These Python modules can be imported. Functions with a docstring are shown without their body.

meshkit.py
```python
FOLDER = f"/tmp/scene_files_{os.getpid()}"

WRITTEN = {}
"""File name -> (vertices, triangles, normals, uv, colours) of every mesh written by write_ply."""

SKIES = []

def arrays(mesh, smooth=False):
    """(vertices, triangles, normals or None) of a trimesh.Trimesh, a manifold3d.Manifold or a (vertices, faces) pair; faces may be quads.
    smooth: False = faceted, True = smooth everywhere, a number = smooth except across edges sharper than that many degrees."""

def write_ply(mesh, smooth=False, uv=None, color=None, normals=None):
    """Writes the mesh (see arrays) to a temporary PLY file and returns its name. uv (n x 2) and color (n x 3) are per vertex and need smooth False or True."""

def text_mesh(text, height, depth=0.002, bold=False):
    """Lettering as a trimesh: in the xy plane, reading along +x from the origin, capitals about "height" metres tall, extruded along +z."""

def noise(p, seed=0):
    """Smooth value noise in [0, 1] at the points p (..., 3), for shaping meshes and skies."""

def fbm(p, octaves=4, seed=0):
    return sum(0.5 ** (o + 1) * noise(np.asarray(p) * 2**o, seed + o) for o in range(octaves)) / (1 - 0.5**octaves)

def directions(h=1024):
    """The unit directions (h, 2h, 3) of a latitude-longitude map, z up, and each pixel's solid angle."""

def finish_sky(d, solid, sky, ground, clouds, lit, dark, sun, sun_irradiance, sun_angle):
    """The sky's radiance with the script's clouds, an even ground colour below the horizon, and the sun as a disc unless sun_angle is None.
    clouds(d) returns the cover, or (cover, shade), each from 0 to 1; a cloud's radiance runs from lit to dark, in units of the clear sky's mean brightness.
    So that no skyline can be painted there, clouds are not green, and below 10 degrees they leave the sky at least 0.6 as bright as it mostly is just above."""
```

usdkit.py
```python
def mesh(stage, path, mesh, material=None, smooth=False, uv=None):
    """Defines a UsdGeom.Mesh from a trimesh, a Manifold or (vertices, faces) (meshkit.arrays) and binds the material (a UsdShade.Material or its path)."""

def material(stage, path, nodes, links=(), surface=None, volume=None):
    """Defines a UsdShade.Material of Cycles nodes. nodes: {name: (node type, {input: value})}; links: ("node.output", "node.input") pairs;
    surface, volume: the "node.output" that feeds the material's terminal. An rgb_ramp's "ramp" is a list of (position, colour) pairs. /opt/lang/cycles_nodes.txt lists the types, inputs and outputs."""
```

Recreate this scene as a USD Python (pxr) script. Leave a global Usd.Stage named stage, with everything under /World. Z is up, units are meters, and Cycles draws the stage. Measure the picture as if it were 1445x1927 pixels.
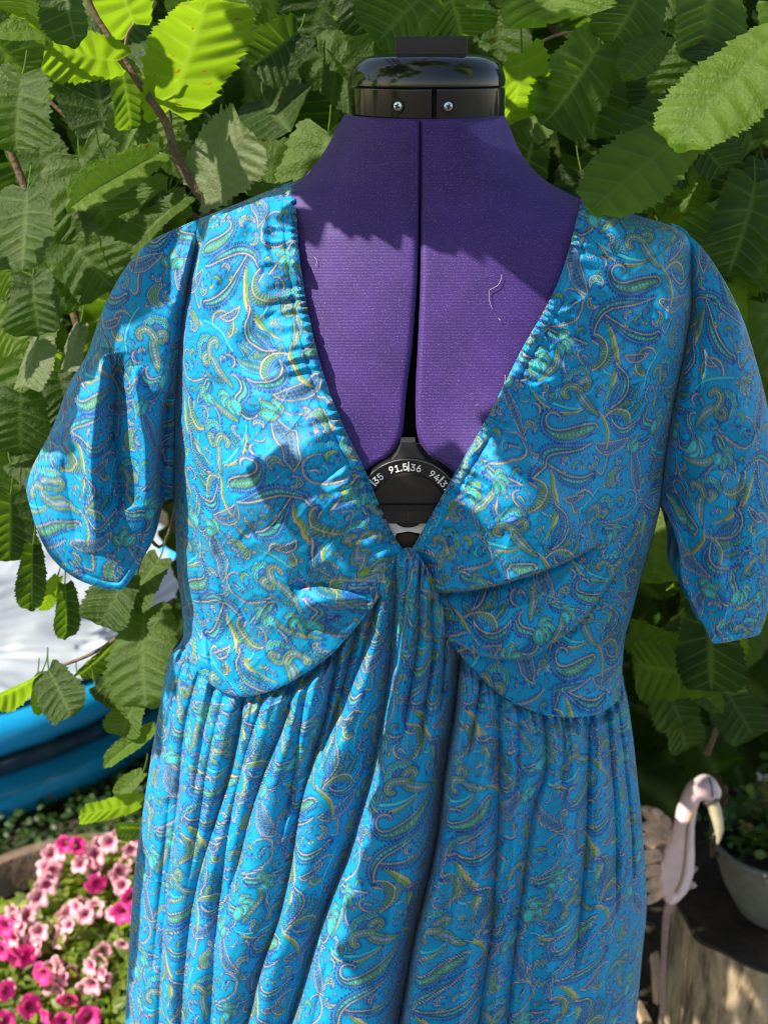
import math, random, numpy as np, trimesh, usdkit, meshkit
import manifold3d as m3
from scipy.spatial import cKDTree
from scipy.interpolate import CubicSpline, PchipInterpolator
from pxr import Usd, UsdGeom, UsdLux, UsdShade, Gf, Sdf, Vt
VT = Sdf.ValueTypeNames
stage = Usd.Stage.CreateInMemory()
UsdGeom.SetStageUpAxis(stage, UsdGeom.Tokens.z)
UsdGeom.Xform.Define(stage, '/World')
# ------------------------------------------------------------------ camera, sky, sun, exposure
W, H, F = 1445.0, 1927.0, 2400.0
PITCH = math.radians(17.0)
CAM = np.array([0.0, -0.96, 1.45])
EXPOSURE = 1.06
SUN_I, SKY_S = 1.25, 0.115
SUN = np.array([-0.60, -0.30, 0.74]); SUN /= np.linalg.norm(SUN)
cam = UsdGeom.Camera.Define(stage, '/World/camera')
cam.CreateHorizontalApertureAttr(36.0); cam.CreateVerticalApertureAttr(36.0 * H / W)
cam.CreateFocalLengthAttr(36.0 * F / W)
cam.CreateFStopAttr(12.0); cam.CreateFocusDistanceAttr(0.93)
cam.CreateClippingRangeAttr(Gf.Vec2f(0.02, 500.0))
cam.CreateExposureAttr(EXPOSURE)
cx = UsdGeom.Xformable(cam); cx.AddTranslateOp().Set(Gf.Vec3d(*CAM)); cx.AddRotateXOp().Set(90.0 - math.degrees(PITCH))
elev, rot = math.asin(SUN[2]), math.atan2(SUN[0], SUN[1])
UsdGeom.Scope.Define(stage, '/World/Looks')
skym = usdkit.material(stage, '/World/Looks/sky_air', {
    's': ('sky_texture', {'sky_type': 'single_scattering', 'sun_disc': False, 'sun_elevation': elev, 'sun_rotation': rot}),
    'w': ('mix', {'mix_type': 'multiply', 'fac': 1.0, 'color2': (1.10, 1.0, .84)}), 'b': ('background_shader', {'strength': SKY_S})}, [('s.color', 'w.color1'), ('w.color', 'b.color')], surface='b.background')
dome = UsdLux.DomeLight.Define(stage, '/World/sky')
UsdShade.MaterialBindingAPI.Apply(dome.GetPrim()).Bind(skym)
dome.GetPrim().SetCustomDataByKey('kind', 'structure')
sun = UsdLux.DistantLight.Define(stage, '/World/sun')
sun.CreateIntensityAttr(SUN_I); sun.CreateNormalizeAttr(True); sun.CreateAngleAttr(0.53); sun.CreateColorAttr(Gf.Vec3f(1.0, 0.91, 0.74))
mz = SUN; mxv = np.cross([0, 0, 1], mz); mxv /= np.linalg.norm(mxv); myv = np.cross(mz, mxv)
M4 = np.eye(4); M4[0, :3], M4[1, :3], M4[2, :3] = mxv, myv, mz
UsdGeom.Xformable(sun).AddTransformOp().Set(Gf.Matrix4d(*M4.ravel().tolist()))

# ------------------------------------------------------------------ helpers
FW = np.array([0, math.cos(PITCH), -math.sin(PITCH)]); UP = np.array([0, math.sin(PITCH), math.cos(PITCH)])
def ray(px, py):
    px, py = np.asarray(px, float), np.asarray(py, float)
    return ((px - W / 2) / F)[..., None] * np.array([1., 0, 0]) - ((py - H / 2) / F)[..., None] * UP + FW
def at(px, py, Y):
    """world point seen at photo pixel (px, py) at depth y = Y"""
    d = ray(px, py); t = (np.asarray(Y, float) - CAM[1]) / d[..., 1]
    return CAM + d * t[..., None]
def on_ground(px, py, z=0.0):
    d = ray(px, py); t = (z - CAM[2]) / d[..., 2]
    return CAM + d * t[..., None]
def pix(P):
    q = np.asarray(P) - CAM; w = q @ FW
    return W / 2 + F * q[..., 0] / w, H / 2 - F * (q @ UP) / w
def mpp(Y, py=900):  # metres per pixel at depth Y
    return (Y - CAM[1]) / ray(722, py)[1] / F
NAMES = {}
def numbered(parent, name):
    k = (parent, name); n = NAMES.get(k, 0); NAMES[k] = n + 1
    return name if n == 0 else f'{name}_{n:03d}'
def tag(prim, label=None, category=None, group=None, kind=None):
    for k, v in (('label', label), ('category', category), ('group', group), ('kind', kind)):
        if v: prim.SetCustomDataByKey(k, v)
    return prim
def thing(name, label, category, loc=(0, 0, 0), group=None):
    n = numbered('/World', name); x = UsdGeom.Xform.Define(stage, '/World/' + n)
    x.AddTranslateOp().Set(Gf.Vec3d(*map(float, loc))); tag(x.GetPrim(), label, category, group)
    LOC['/World/' + n] = np.array(loc, float)
    return '/World/' + n
LOC = {}
def obj(name, mesh, mat, parent='/World', smooth=False, uv=None, tint=None, **kw):
    n = numbered(parent, name); path = f'{parent}/{n}'
    root = '/'.join(parent.split('/')[:3])
    off = LOC.get(root)
    v, f = (mesh.vertices, mesh.faces) if isinstance(mesh, trimesh.Trimesh) else (None, None)
    if v is None:
        if hasattr(mesh, 'to_mesh'):
            mm = mesh.to_mesh(); v, f = mm.vert_properties[:, :3], mm.tri_verts
        else: v, f = mesh
    v = np.asarray(v, float)
    if off is not None: v = v - off
    m = usdkit.mesh(stage, path, (v, np.asarray(f)), mat, smooth=smooth, uv=uv)
    if tint is not None:
        UsdGeom.PrimvarsAPI(m).CreatePrimvar('tint', VT.Float3Array, 'vertex').Set(Vt.Vec3fArray.FromNumpy(np.asarray(tint, np.float32)))
    tag(m.GetPrim(), **kw)
    return path
def srgb(r, g, b):
    c = np.array([r, g, b], float) / 255
    return np.where(c <= .04045, c / 12.92, ((c + .055) / 1.055) ** 2.4)
def grid_faces(nr, nc, wrap=False):
    i, j = np.meshgrid(np.arange(nr - 1), np.arange(nc if wrap else nc - 1), indexing='ij')
    j2 = (j + 1) % nc
    a, b, c, d = i * nc + j, i * nc + j2, (i + 1) * nc + j2, (i + 1) * nc + j
    return np.concatenate([np.stack([a, b, c], -1).reshape(-1, 3), np.stack([a, c, d], -1).reshape(-1, 3)])
def spline(pts, n, closed=False):
    p = np.asarray(pts, float); ch = np.r_[0, np.cumsum(np.linalg.norm(np.diff(p, axis=0), axis=1))]
    out = PchipInterpolator(ch, p)(np.linspace(0, ch[-1], 600))
    if len(p) > 3:
        k = np.exp(-.5 * (np.arange(-24, 25) / 8.0) ** 2); k /= k.sum(); a, b = out[0].copy(), out[-1].copy()
        e = np.vstack([2 * a - out[24:0:-1], out, 2 * b - out[-2:-26:-1]])
        out = np.stack([np.convolve(e[:, c], k, 'valid') for c in range(e.shape[1])], 1)
    s = np.r_[0, np.cumsum(np.linalg.norm(np.diff(out, axis=0), axis=1))]
    return np.stack([np.interp(np.linspace(0, s[-1], n), s, out[:, k]) for k in range(p.shape[1])], 1)
def tube(points, radii, sides=8, n=None, caps=True):
    p = np.asarray(points, float)
    r = np.atleast_1d(np.asarray(radii, float)); r = np.interp(np.linspace(0, 1, len(p)), np.linspace(0, 1, len(r)), r) if len(r) > 1 else np.full(len(p), r[0])
    if n:
        k = np.linspace(0, 1, len(p)); r = np.interp(np.linspace(0, 1, n), k, r); p = spline(p, n)
    t = np.gradient(p, axis=0); t /= np.linalg.norm(t, axis=1, keepdims=True) + 1e-12
    up = np.array([0.13, 0.21, 0.97]) if abs(t[len(t) // 2, 2]) < .9 else np.array([.97, .2, .1])
    a = np.cross(t, up); a /= np.linalg.norm(a, axis=1, keepdims=True); b = np.cross(t, a)
    th = np.linspace(0, 2 * np.pi, sides, endpoint=False)
    v = (p[:, None] + r[:, None, None] * (np.cos(th)[None, :, None] * a[:, None] + np.sin(th)[None, :, None] * b[:, None])).reshape(-1, 3)
    f = grid_faces(len(p), sides, True)
    if caps:
        k = len(v); v = np.vstack([v, p[:1], p[-1:]]); q = np.arange(sides); q2 = (q + 1) % sides; e = (len(p) - 1) * sides
        f = np.vstack([f, np.stack([q2, q, np.full(sides, k)], 1), np.stack([e + q, e + q2, np.full(sides, k + 1)], 1)])
    return v, f
def join(parts):
    vs, fs, n = [], [], 0
    for v, f in parts:
        vs.append(np.asarray(v)); fs.append(np.asarray(f) + n); n += len(v)
    return np.vstack(vs), np.vstack(fs)
def lathe(profile, sides, centre, wob=None):
    """profile: (r, z) rows; closed round the z axis"""
    pr = np.asarray(profile, float); th = np.linspace(0, 2 * np.pi, sides, endpoint=False)
    v = np.stack([pr[:, :1] * np.cos(th), pr[:, :1] * np.sin(th), np.broadcast_to(pr[:, 1:], (len(pr), sides))], -1).reshape(-1, 3) + np.asarray(centre)
    return v, grid_faces(len(pr), sides, True)[:, ::-1]
def chain(pts, rad, res=0.004, it=8):
    """continuous body: hulls of the spheres at neighbouring joints"""
    b = m3.Manifold()
    for k in range(len(pts) - 1):
        s = [m3.Manifold.sphere(float(rad[i]), 20).translate(tuple(map(float, pts[i]))) for i in (k, k + 1)]
        b = b + m3.Manifold.batch_hull(s)
    mm = b.refine_to_length(res).to_mesh(); tm = trimesh.Trimesh(mm.vert_properties[:, :3], mm.tri_verts)
    trimesh.smoothing.filter_taubin(tm, iterations=it)
    return tm
def slab(poly, Y, th, bevel=0.0):
    """a flat piece outlined in photo pixels at depth Y, th thick (towards +y), front edge bevelled"""
    from shapely.geometry import Polygon
    g = Polygon(poly).buffer(0)
    p = np.array(g.exterior.coords)[:-1]
    f0 = trimesh.creation.triangulate_polygon(g, engine='earcut')
    v2, f2 = f0
    front = at(v2[:, 0], v2[:, 1], Y); 
    ring = at(p[:, 0], p[:, 1], Y); c = ring.mean(0)
    n = len(ring)
    out = c + (ring - c) * (1 + bevel / max(np.linalg.norm(ring - c, axis=1).mean(), 1e-6))
    rows = np.vstack([ring, out + [0, bevel, 0], out + [0, th, 0]])
    return join([(front, f2), (rows, grid_faces(3, n, True))])
def mat(name, nodes, links, surface='p.BSDF', volume=None):
    return usdkit.material(stage, '/World/Looks/' + name, nodes, links, surface=surface, volume=volume)
def plain(name, col, rough=.5, noise=None, bump=None, **kw):
    """one-colour procedural material with optional colour noise (scale, amount) and bump (scale, strength, distance)"""
    nodes = {'p': ('principled_bsdf', {'base_color': tuple(col), 'roughness': rough, **kw}), 'g': ('geometry', {})}
    links = []
    if noise:
        sc, am = noise
        lo, hi = np.array(col) * (1 - am), np.clip(np.array(col) * (1 + am), 0, 1)
        nodes['n'] = ('noise_texture', {'scale': sc, 'detail': 5.0, 'roughness': .65}); nodes['r'] = ('rgb_ramp', {'ramp': [(.25, tuple(lo)), (.5, tuple(col)), (.75, tuple(hi))]})
        links += [('g.position', 'n.vector'), ('n.fac', 'r.fac'), ('r.color', 'p.base_color')]
    if bump:
        sc, st, di = bump
        nodes['bn'] = ('noise_texture', {'scale': sc, 'detail': 4.0}); nodes['bb'] = ('bump', {'strength': st, 'distance': di})
        links += [('g.position', 'bn.vector'), ('bn.fac', 'bb.height'), ('bb.normal', 'p.normal')]
    return mat(name, nodes, links)

# ------------------------------------------------------------------ the dress print: motifs drawn as distances to curves, evaluated at every vertex of the cloth
def srgb(r,g,b):
    c=np.array([r,g,b],float)/255
    return np.where(c<=.04045,c/12.92,((c+.055)/1.055)**2.4)
K_GROUND=srgb(0,134,182); K_INDIGO=srgb(22,64,136); K_CREAM=srgb(160,150,104); K_GREEN=srgb(98,136,62)
K_TURQ=srgb(56,174,184); K_LAV=srgb(78,132,180); K_TEAL=srgb(22,92,122); K_BLUE=srgb(16,92,164)
LA=np.array([326.,146.]); LB=np.array([-125.,276.])
LM=np.linalg.inv(np.stack([LA,LB],1))
def curve(pts,ws):
    pts=np.asarray(pts,float)/3.44
    ch=np.r_[0,np.cumsum(np.linalg.norm(np.diff(pts,axis=0),axis=1))]
    n=int(ch[-1]*1.6)+4
    t=np.linspace(0,ch[-1],n)
    c=CubicSpline(ch,pts)(t)
    ws=np.asarray(ws,float)*(1.22 if max(ws)>20 else 1.1)
    w=np.interp(np.linspace(0,1,n),np.linspace(0,1,len(ws)),ws)/3.44
    s=np.r_[0,np.cumsum(np.linalg.norm(np.diff(c,axis=0),axis=1))]
    tg=np.gradient(c,axis=0); tg/=np.linalg.norm(tg,axis=1,keepdims=True)+1e-9
    return c,w,s,tg
def fr(x): return x-np.floor(x)
def p_band(c,d,q,s,w):
    m=(d>w)&(d<w+4.2)&(w>3)
    m2=m&(np.hypot((fr(s/6)-.5)*6,d-w-2)<2.0); c[m2]=K_INDIGO
    i=d<=w; c[i]=K_INDIGO
    a=i&(d<w-1.5)&(q>0)&(d>w-4.4)&(np.abs(fr(s/3.7)-.5)*3.7<1.15); c[a]=K_LAV
    a=i&(d<w-1.4)&(q<=0)&(d>w-3.7); c[a]=K_CREAM
    n=i&(d<w-5.4); c[n]=K_GREEN
    n2=n&(d>w-8); c[n2]=K_TEAL
    wi=np.maximum(w-7,1.2); h=np.hypot((fr(s/9)-.5)*9,q)
    a=n&(h<np.minimum(wi,3.6)); c[a]=K_INDIGO
    a=n&(h<np.minimum(wi,3.6)-1); c[a]=K_TURQ
    a=n&(d<w-8)&(h>5)&(fr(s/4.5+q/6)<.35); c[a]=K_INDIGO
def p_leaf(c,d,q,s,w):
    m=(d>w)&(d<w+6)&(fr(s/4.6-d*.12)<.34)&(w>2); c[m]=K_BLUE
    i=d<=w; c[i]=K_INDIGO
    a=i&(d<w-1.3)&(d>w-3.4); c[a]=K_CREAM
    n=i&(d<w-4.6); c[n]=K_LAV*.75
    h=np.hypot((fr(s/7)-.5)*7,q); c[n&(h<3.2)]=K_INDIGO; c[n&(h<1.9)]=K_GREEN
    h=np.hypot((fr(s/7+.5)-.5)*7,np.abs(q)-4.5); c[n&(h<2)]=K_INDIGO
def p_petal(c,d,q,s,w):
    m=(d>w)&(d<w+3.2)&(fr(s/3.2)<.6); c[m]=K_BLUE
    i=d<=w; c[i]=K_INDIGO
    a=i&(d<w-1.3); c[a]=K_GREEN
    n=i&(d<w-5); c[n]=K_INDIGO
    n=i&(d<w-6); c[n]=K_TURQ
    h=np.hypot((fr(s/6)-.5)*6,q); c[n&(h<1.4)]=K_INDIGO
def p_tpetal(c,d,q,s,w):
    i=d<=w+2; c[i&(d>w)]=K_BLUE*1.0
    i=d<=w; c[i]=K_INDIGO
    a=i&(d<w-1.1)&(d>w-3.2)&(fr(s/3.4)<.62); c[a]=K_TURQ
    n=i&(d<w-4.2); c[n]=K_TEAL
    h=np.hypot((fr(s/6.5)-.5)*6.5,q); c[n&(h<2.6)]=K_GREEN; c[n&(h<1.1)]=K_INDIGO
def p_tear(c,d,q,s,w):
    m=(d>w)&(d<w+3.6)&(fr(s/3.6)<.6); c[m]=K_BLUE
    i=d<=w; c[i]=K_INDIGO
    c[i&(d<w-1.2)&(d>w-2.7)]=K_CREAM
    n=i&(d<w-3.6); c[n]=K_GREEN
    h=np.hypot((fr(s/5+.5*np.floor(np.abs(q)/3.2))-.5)*5,(fr(np.abs(q)/3.2)-.5)*3.2); c[n&(h>2.1)&(d>w-9)]=K_TEAL
    h=np.hypot((fr(s/7)-.5)*7,q); c[n&(h<2.6)]=K_INDIGO; c[n&(h<1.6)]=K_TURQ
def p_stem(c,d,q,s,w):
    i=d<=w; c[i]=K_INDIGO
    c[i&(d<w-1.1)&(q>0)]=K_GREEN; c[i&(d<w-1.1)&(q<=0)]=K_CREAM
    c[i&(np.abs(q)<.5)]=K_TEAL
def p_gband(c,d,q,s,w):
    m=(d>w)&(d<w+3.4)&(fr(s/3.4)<.6); c[m]=K_BLUE
    i=d<=w; c[i]=K_INDIGO
    c[i&(d<w-1.2)]=K_GREEN
    n=i&(d<w-4.2); c[n]=K_INDIGO
    n=i&(d<w-5.2); c[n]=K_LAV*.8
    h=np.hypot((fr(s/6)-.5)*6,q); c[n&(h<1.9)]=K_CREAM
def p_line(c,d,q,s,w):
    i=d<=w; c[i]=K_INDIGO; c[i&(d<w-.95)]=K_TURQ
    m=(d>w)&(d<w+2.8)&(q>0)&(fr(s/4.4)<.4); c[m]=K_BLUE
def p_lily(c,d,q,s,w):
    i=d<=w; c[i]=K_INDIGO; c[i&(d<w-1.1)]=K_CREAM
def p_glily(c,d,q,s,w):
    i=d<=w; c[i]=K_INDIGO; c[i&(d<w-1.1)]=K_GREEN
def p_hook(c,d,q,s,w):
    i=d<=w; c[i]=K_INDIGO
    c[i&(q<=0)&(d<w-1.1)&(d>w-4)]=K_CREAM
    c[i&(q>0)&(d<w-1.4)&(d>w-4)&(fr(s/3.6)<.6)]=K_LAV
    n=i&(d<w-4.8); c[n]=K_TEAL; c[n&(fr(s/5)<.45)]=K_GREEN
def p_fan(c,P):
    # P already centred and turned; head towards -y
    r=np.hypot(P[:,0],P[:,1]); th=np.arctan2(P[:,0],-P[:,1])
    ok=np.abs(th)<1.9
    R=33-2.4*np.abs(np.sin(th*4.2))
    i=ok&(r<R+3.4)&(r>R)&(fr(th*8)<.6); c[i]=K_BLUE
    i=ok&(r<=R); c[i]=K_INDIGO
    c[i&(r<R-1.4)&(r>R-4.2)&(fr(th*8.5)<.62)]=K_TURQ
    c[i&(r<R-5.2)&(r>R-10.5)]=K_GREEN
    k=fr(th*2.6)-.5
    h=np.hypot(k*(R-12)/2.6,r-(R-12)); c[i&(h<4.6)]=K_INDIGO; c[i&(h<3.3)]=K_TURQ; c[i&(h<1.3)]=K_INDIGO
    n=i&(r<R-17); c[n]=K_LAV*.8; c[n&(fr(r/4)<.4)]=K_INDIGO
STROKES=[]
def add(style,pts,ws): STROKES.append((style,)+curve(pts,ws))
def lily(x,y,a,size=1.,st=p_lily):
    for da,L in ((-.75,34),(0,44),(.75,34)):
        dx,dy=np.sin(a+da),-np.cos(a+da)
        add(st if da else p_glily,[(x,y),(x+dx*L*.5*size+4*da,y+dy*L*.5*size),(x+dx*L*size,y+dy*L*size)],[2,9*size,11*size,8*size,1])
def petals(x,y,a0,n,L,W,st,spread):
    for k in range(n):
        a=a0+(k-(n-1)/2)*spread; dx,dy=np.sin(a),-np.cos(a)
        l=L*(1-.12*abs(k-(n-1)/2))
        bx=.12*l*(k-(n-1)/2)
        add(st,[(x,y),(x+dx*l*.5-dy*bx*.2,y+dy*l*.5+dx*bx*.2),(x+dx*l,y+dy*l)],[5,W*.7,W,W*.95,W*.6,2])
# long stems first, then bodies
add(p_line,[(370,470),(450,530),(560,580),(680,615),(810,600)],[6,10,11,10,7])
add(p_line,[(430,1270),(500,1340),(580,1370),(650,1350),(690,1310)],[7,9,9,8,6])
add(p_hook,[(150,830),(200,800),(270,820),(310,900),(280,980),(180,1020),(60,1050)],[8,11,13,14,15,14,8])
add(p_stem,[(470,990),(520,1080),(560,1180),(590,1300),(570,1420),(490,1540)],[8,18,24,24,18,6])
add(p_band,[(470,970),(560,1040),(680,1110),(780,1140),(900,1120)],[12,22,30,32,24])
add(p_stem,[(0,1480),(100,1570),(210,1600),(360,1570)],[12,15,14,8])
add(p_band,[(500,130),(600,165),(700,185),(790,200)],[30,32,26,6])
add(p_hook,[(790,300),(745,272),(738,310),(790,350),(880,355),(945,310),(935,250),(880,200),(815,175)],[7,10,12,14,22,30,30,22,8])
add(p_hook,[(940,1080),(1000,1120),(1040,1010),(1100,930),(1180,900),(1230,960),(1200,1030)],[10,16,18,20,20,14,6])
add(p_leaf,[(175,455),(205,560),(250,680),(300,780),(350,840)],[3,30,48,50,38,3])
add(p_leaf,[(920,900),(1000,930),(1090,930),(1170,905),(1225,870)],[22,44,46,34,2])
add(p_band,[(610,690),(585,650),(525,640),(490,690),(510,755),(590,795),(700,795),(800,775),(865,765)],[7,12,18,24,34,42,46,44,34])
add(p_band,[(870,870),(750,890),(600,890),(500,905),(430,960),(400,1030),(402,1100)],[8,18,26,30,30,24,10])
add(p_hook,[(402,1090),(445,1120),(475,1190),(450,1265),(390,1300),(320,1260),(292,1205),(330,1180)],[10,22,30,28,22,16,12,7])
add(p_band,[(250,150),(210,230),(260,300),(340,330),(350,400),(290,440),(215,420)],[10,26,34,32,28,20,6])
petals(380,290,2.0,4,150,44,p_petal,.62)
petals(330,180,.55,2,110,34,p_tpetal,.9)
petals(690,1690,-.1,5,300,40,p_tpetal,.42)
petals(1000,640,.9,3,230,44,p_tpetal,.5)
add(p_hook,[(960,700),(1040,670),(1130,700),(1170,770),(1120,850)],[10,22,28,24,6])
add(p_band,[(1000,300),(1040,380),(1090,440),(1100,520),(1050,600),(1000,640)],[6,16,26,30,22,8])
lily(500,540,.1); lily(255,1235,-1.2,.8); lily(490,1440,-.5,.9); lily(1310,890,-1.2,1.); lily(890,760,1.2,.8); lily(640,1060,.5,.9,p_lily); lily(1030,1200,2.2,1)
lily(420,700,.6,.8,p_glily); lily(1170,430,.8,.8)
petals(150,1130,1.9,4,130,40,p_petal,.62)
add(p_band,[(640,250),(600,330),(640,420),(720,330)],[4,14,20,4])
add(p_tpetal_,[(1000,980),(960,1060),(960,1160),(1010,1230)],[6,26,30,4]) if False else None
add(p_gband,[(0,1380),(60,1330),(120,1260),(130,1180)],[8,20,24,12])
petals(560,480,2.6,3,120,32,p_tpetal,.8)
add(p_band,[(1020,700),(1060,780),(1150,830),(1240,800),(1290,720)],[6,20,30,30,8])
add(p_hook,[(1240,420),(1200,330),(1240,270),(1320,280),(1340,350)],[24,26,18,12,6])
add(p_line,[(830,1480),(850,1380),(900,1290),(990,1210)],[8,10,10,8])
petals(1270,1000,.3,3,130,36,p_petal,.7)
add(p_leaf,[(640,1230),(690,1260),(760,1270),(850,1230)],[3,26,28,2])
add(p_stem,[(880,640),(980,760),(1010,860),(980,980)],[8,16,18,6])
lily(800,1050,.2,.9); lily(1130,620,-.6,.9,p_glily); lily(200,640,1.9,.8); lily(980,420,-1.4,.8)
FANS=[(720,440,.1),(1060,1390,.9)]
for fx,fy,fa in FANS:
    ca,sa=np.cos(fa),np.sin(fa)
    T=lambda L:[(fx+ca*x-sa*y,fy+sa*x+ca*y) for x,y in L]
    STROKES.append((p_fan,np.array([fx,fy])/3.44,fa))
    add(p_gband,T([(60,40),(90,10),(70,-20),(30,0),(20,50),(60,110),(130,170),(200,220)]),[14,20,22,24,28,26,20,6])
    add(p_gband,T([(-60,100),(-90,70),(-70,35),(-20,30),(30,50)]),[16,22,22,22,20])
rg=np.random.default_rng(4)
DOTS=[]
for x,y in [(640,660),(690,650),(740,690),(790,680),(650,700),(840,300),(820,250),(150,740),(60,790),(120,690),(370,1040),(370,1170),(380,1230),(370,980),(600,690),(690,720),(440,830),(600,960),(660,950),(720,950),(780,950),(840,930),(130,560),(70,600),(300,60),(420,40),(620,90),(700,250),(640,210),(1050,520),(1070,560),(1060,480),(860,1180),(850,1250),(870,1300),(860,1360),(1150,1600),(1210,1600),(1260,1600),(980,1250),(760,1240),(720,1210),(560,430),(870,480),(900,420)]:
    DOTS.append((x/3.44,y/3.44,rg.uniform(3.4,4.6)))
for _ in range(70):
    DOTS.append((rg.uniform(0,420),rg.uniform(0,300),rg.uniform(2.8,4.2)))
def paisley(P, aa=.8):
    P=np.asarray(P,float)/1.02
    if aa: return sum(paisley1(P+np.array(o)*aa) for o in ((-.6,-.25),(.25,-.6),(.6,.25),(-.25,.6)))/4
    return paisley1(P)
def paisley1(P):
    P=np.asarray(P,float)
    ab=P@LM.T; ab-=np.floor(ab); P=ab@np.stack([LA,LB])
    order=np.argsort(P[:,1]); P=P[order]; PY=P[:,1]
    c=np.tile(K_GROUND,(len(P),1))
    PXm,PXM=P[:,0].min(),P[:,0].max()
    offs=[i*LA+j*LB for i in (-1,0,1) for j in (-1,0,1)]
    def cellshift(ctr):
        f=np.floor(ctr@LM.T); return f[0]*LA+f[1]*LB
    D=np.array(DOTS); D0=D[:,:2]@LM.T; D0-=np.floor(D0); D0=D0@np.stack([LA,LB])
    allD=np.concatenate([D0+o for o in offs]); rad=np.tile(D[:,2],9)
    dd,ii=cKDTree(allD).query(P,distance_upper_bound=6); m=np.isfinite(dd); ii[~m]=0
    an=np.arctan2(P[:,1]-allD[ii,1],P[:,0]-allD[ii,0]); rr=rad[ii]*(1+.22*np.cos(5*an))
    c[m&(dd<rr)]=K_INDIGO; c[m&(dd<rr-1.1)]=K_LAV*.9; c[m&(dd<1.2)]=K_GREEN
    for st in STROKES:
        if st[0] is p_fan:
            ctr=st[1]; sh=cellshift(ctr); ca,sa=np.cos(st[2]),np.sin(st[2])
            for o in offs:
                Q=P-(ctr-sh+o); m=(np.abs(Q)<40).all(1)
                if m.any():
                    q=Q[m]; q=np.stack([ca*q[:,0]+sa*q[:,1],-sa*q[:,0]+ca*q[:,1]],1)
                    cm=c[m]; p_fan(cm,q); c[m]=cm
            continue
        f,pts,w,s,tg=st
        ctr=pts.mean(0); pts=pts-cellshift(ctr); mx=w.max()+7
        lo,hi=pts.min(0)-mx,pts.max(0)+mx; tree=cKDTree(pts)
        for o in offs:
            i0,i1=np.searchsorted(PY,(lo[1]+o[1],hi[1]+o[1]))
            if i1<=i0 or lo[0]+o[0]>PXM or hi[0]+o[0]<PXm: continue
            Q=P[i0:i1]-o; m=np.nonzero((Q[:,0]>lo[0])&(Q[:,0]<hi[0]))[0]
            if not len(m): continue
            Q=Q[m]; m=m+i0; d,i=tree.query(Q,distance_upper_bound=mx); ok=np.isfinite(d)
            m,Q,d,i=m[ok],Q[ok],d[ok],i[ok]
            v=Q-pts[i]; sg=np.sign(tg[i,0]*v[:,1]-tg[i,1]*v[:,0]); sg[sg==0]=1
            cm=c[m]; f(cm,d,d*sg,s[i],w[i]); c[m]=cm
    out=np.empty_like(c); out[order]=c
    return out
def _spiral(x, y, R, a, turn):
    # a scroll: curled head running out into a tail; region units are photo px * 3.44
    th = np.linspace(0, 1, 9); P = []
    for k in th:
        r = R * (.22 + .78 * k ** 1.1); A = a + turn * (4.6 * k)
        P.append(((x + r * math.cos(A)) * 3.44, (y + r * math.sin(A)) * 3.44))
    return P
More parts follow.
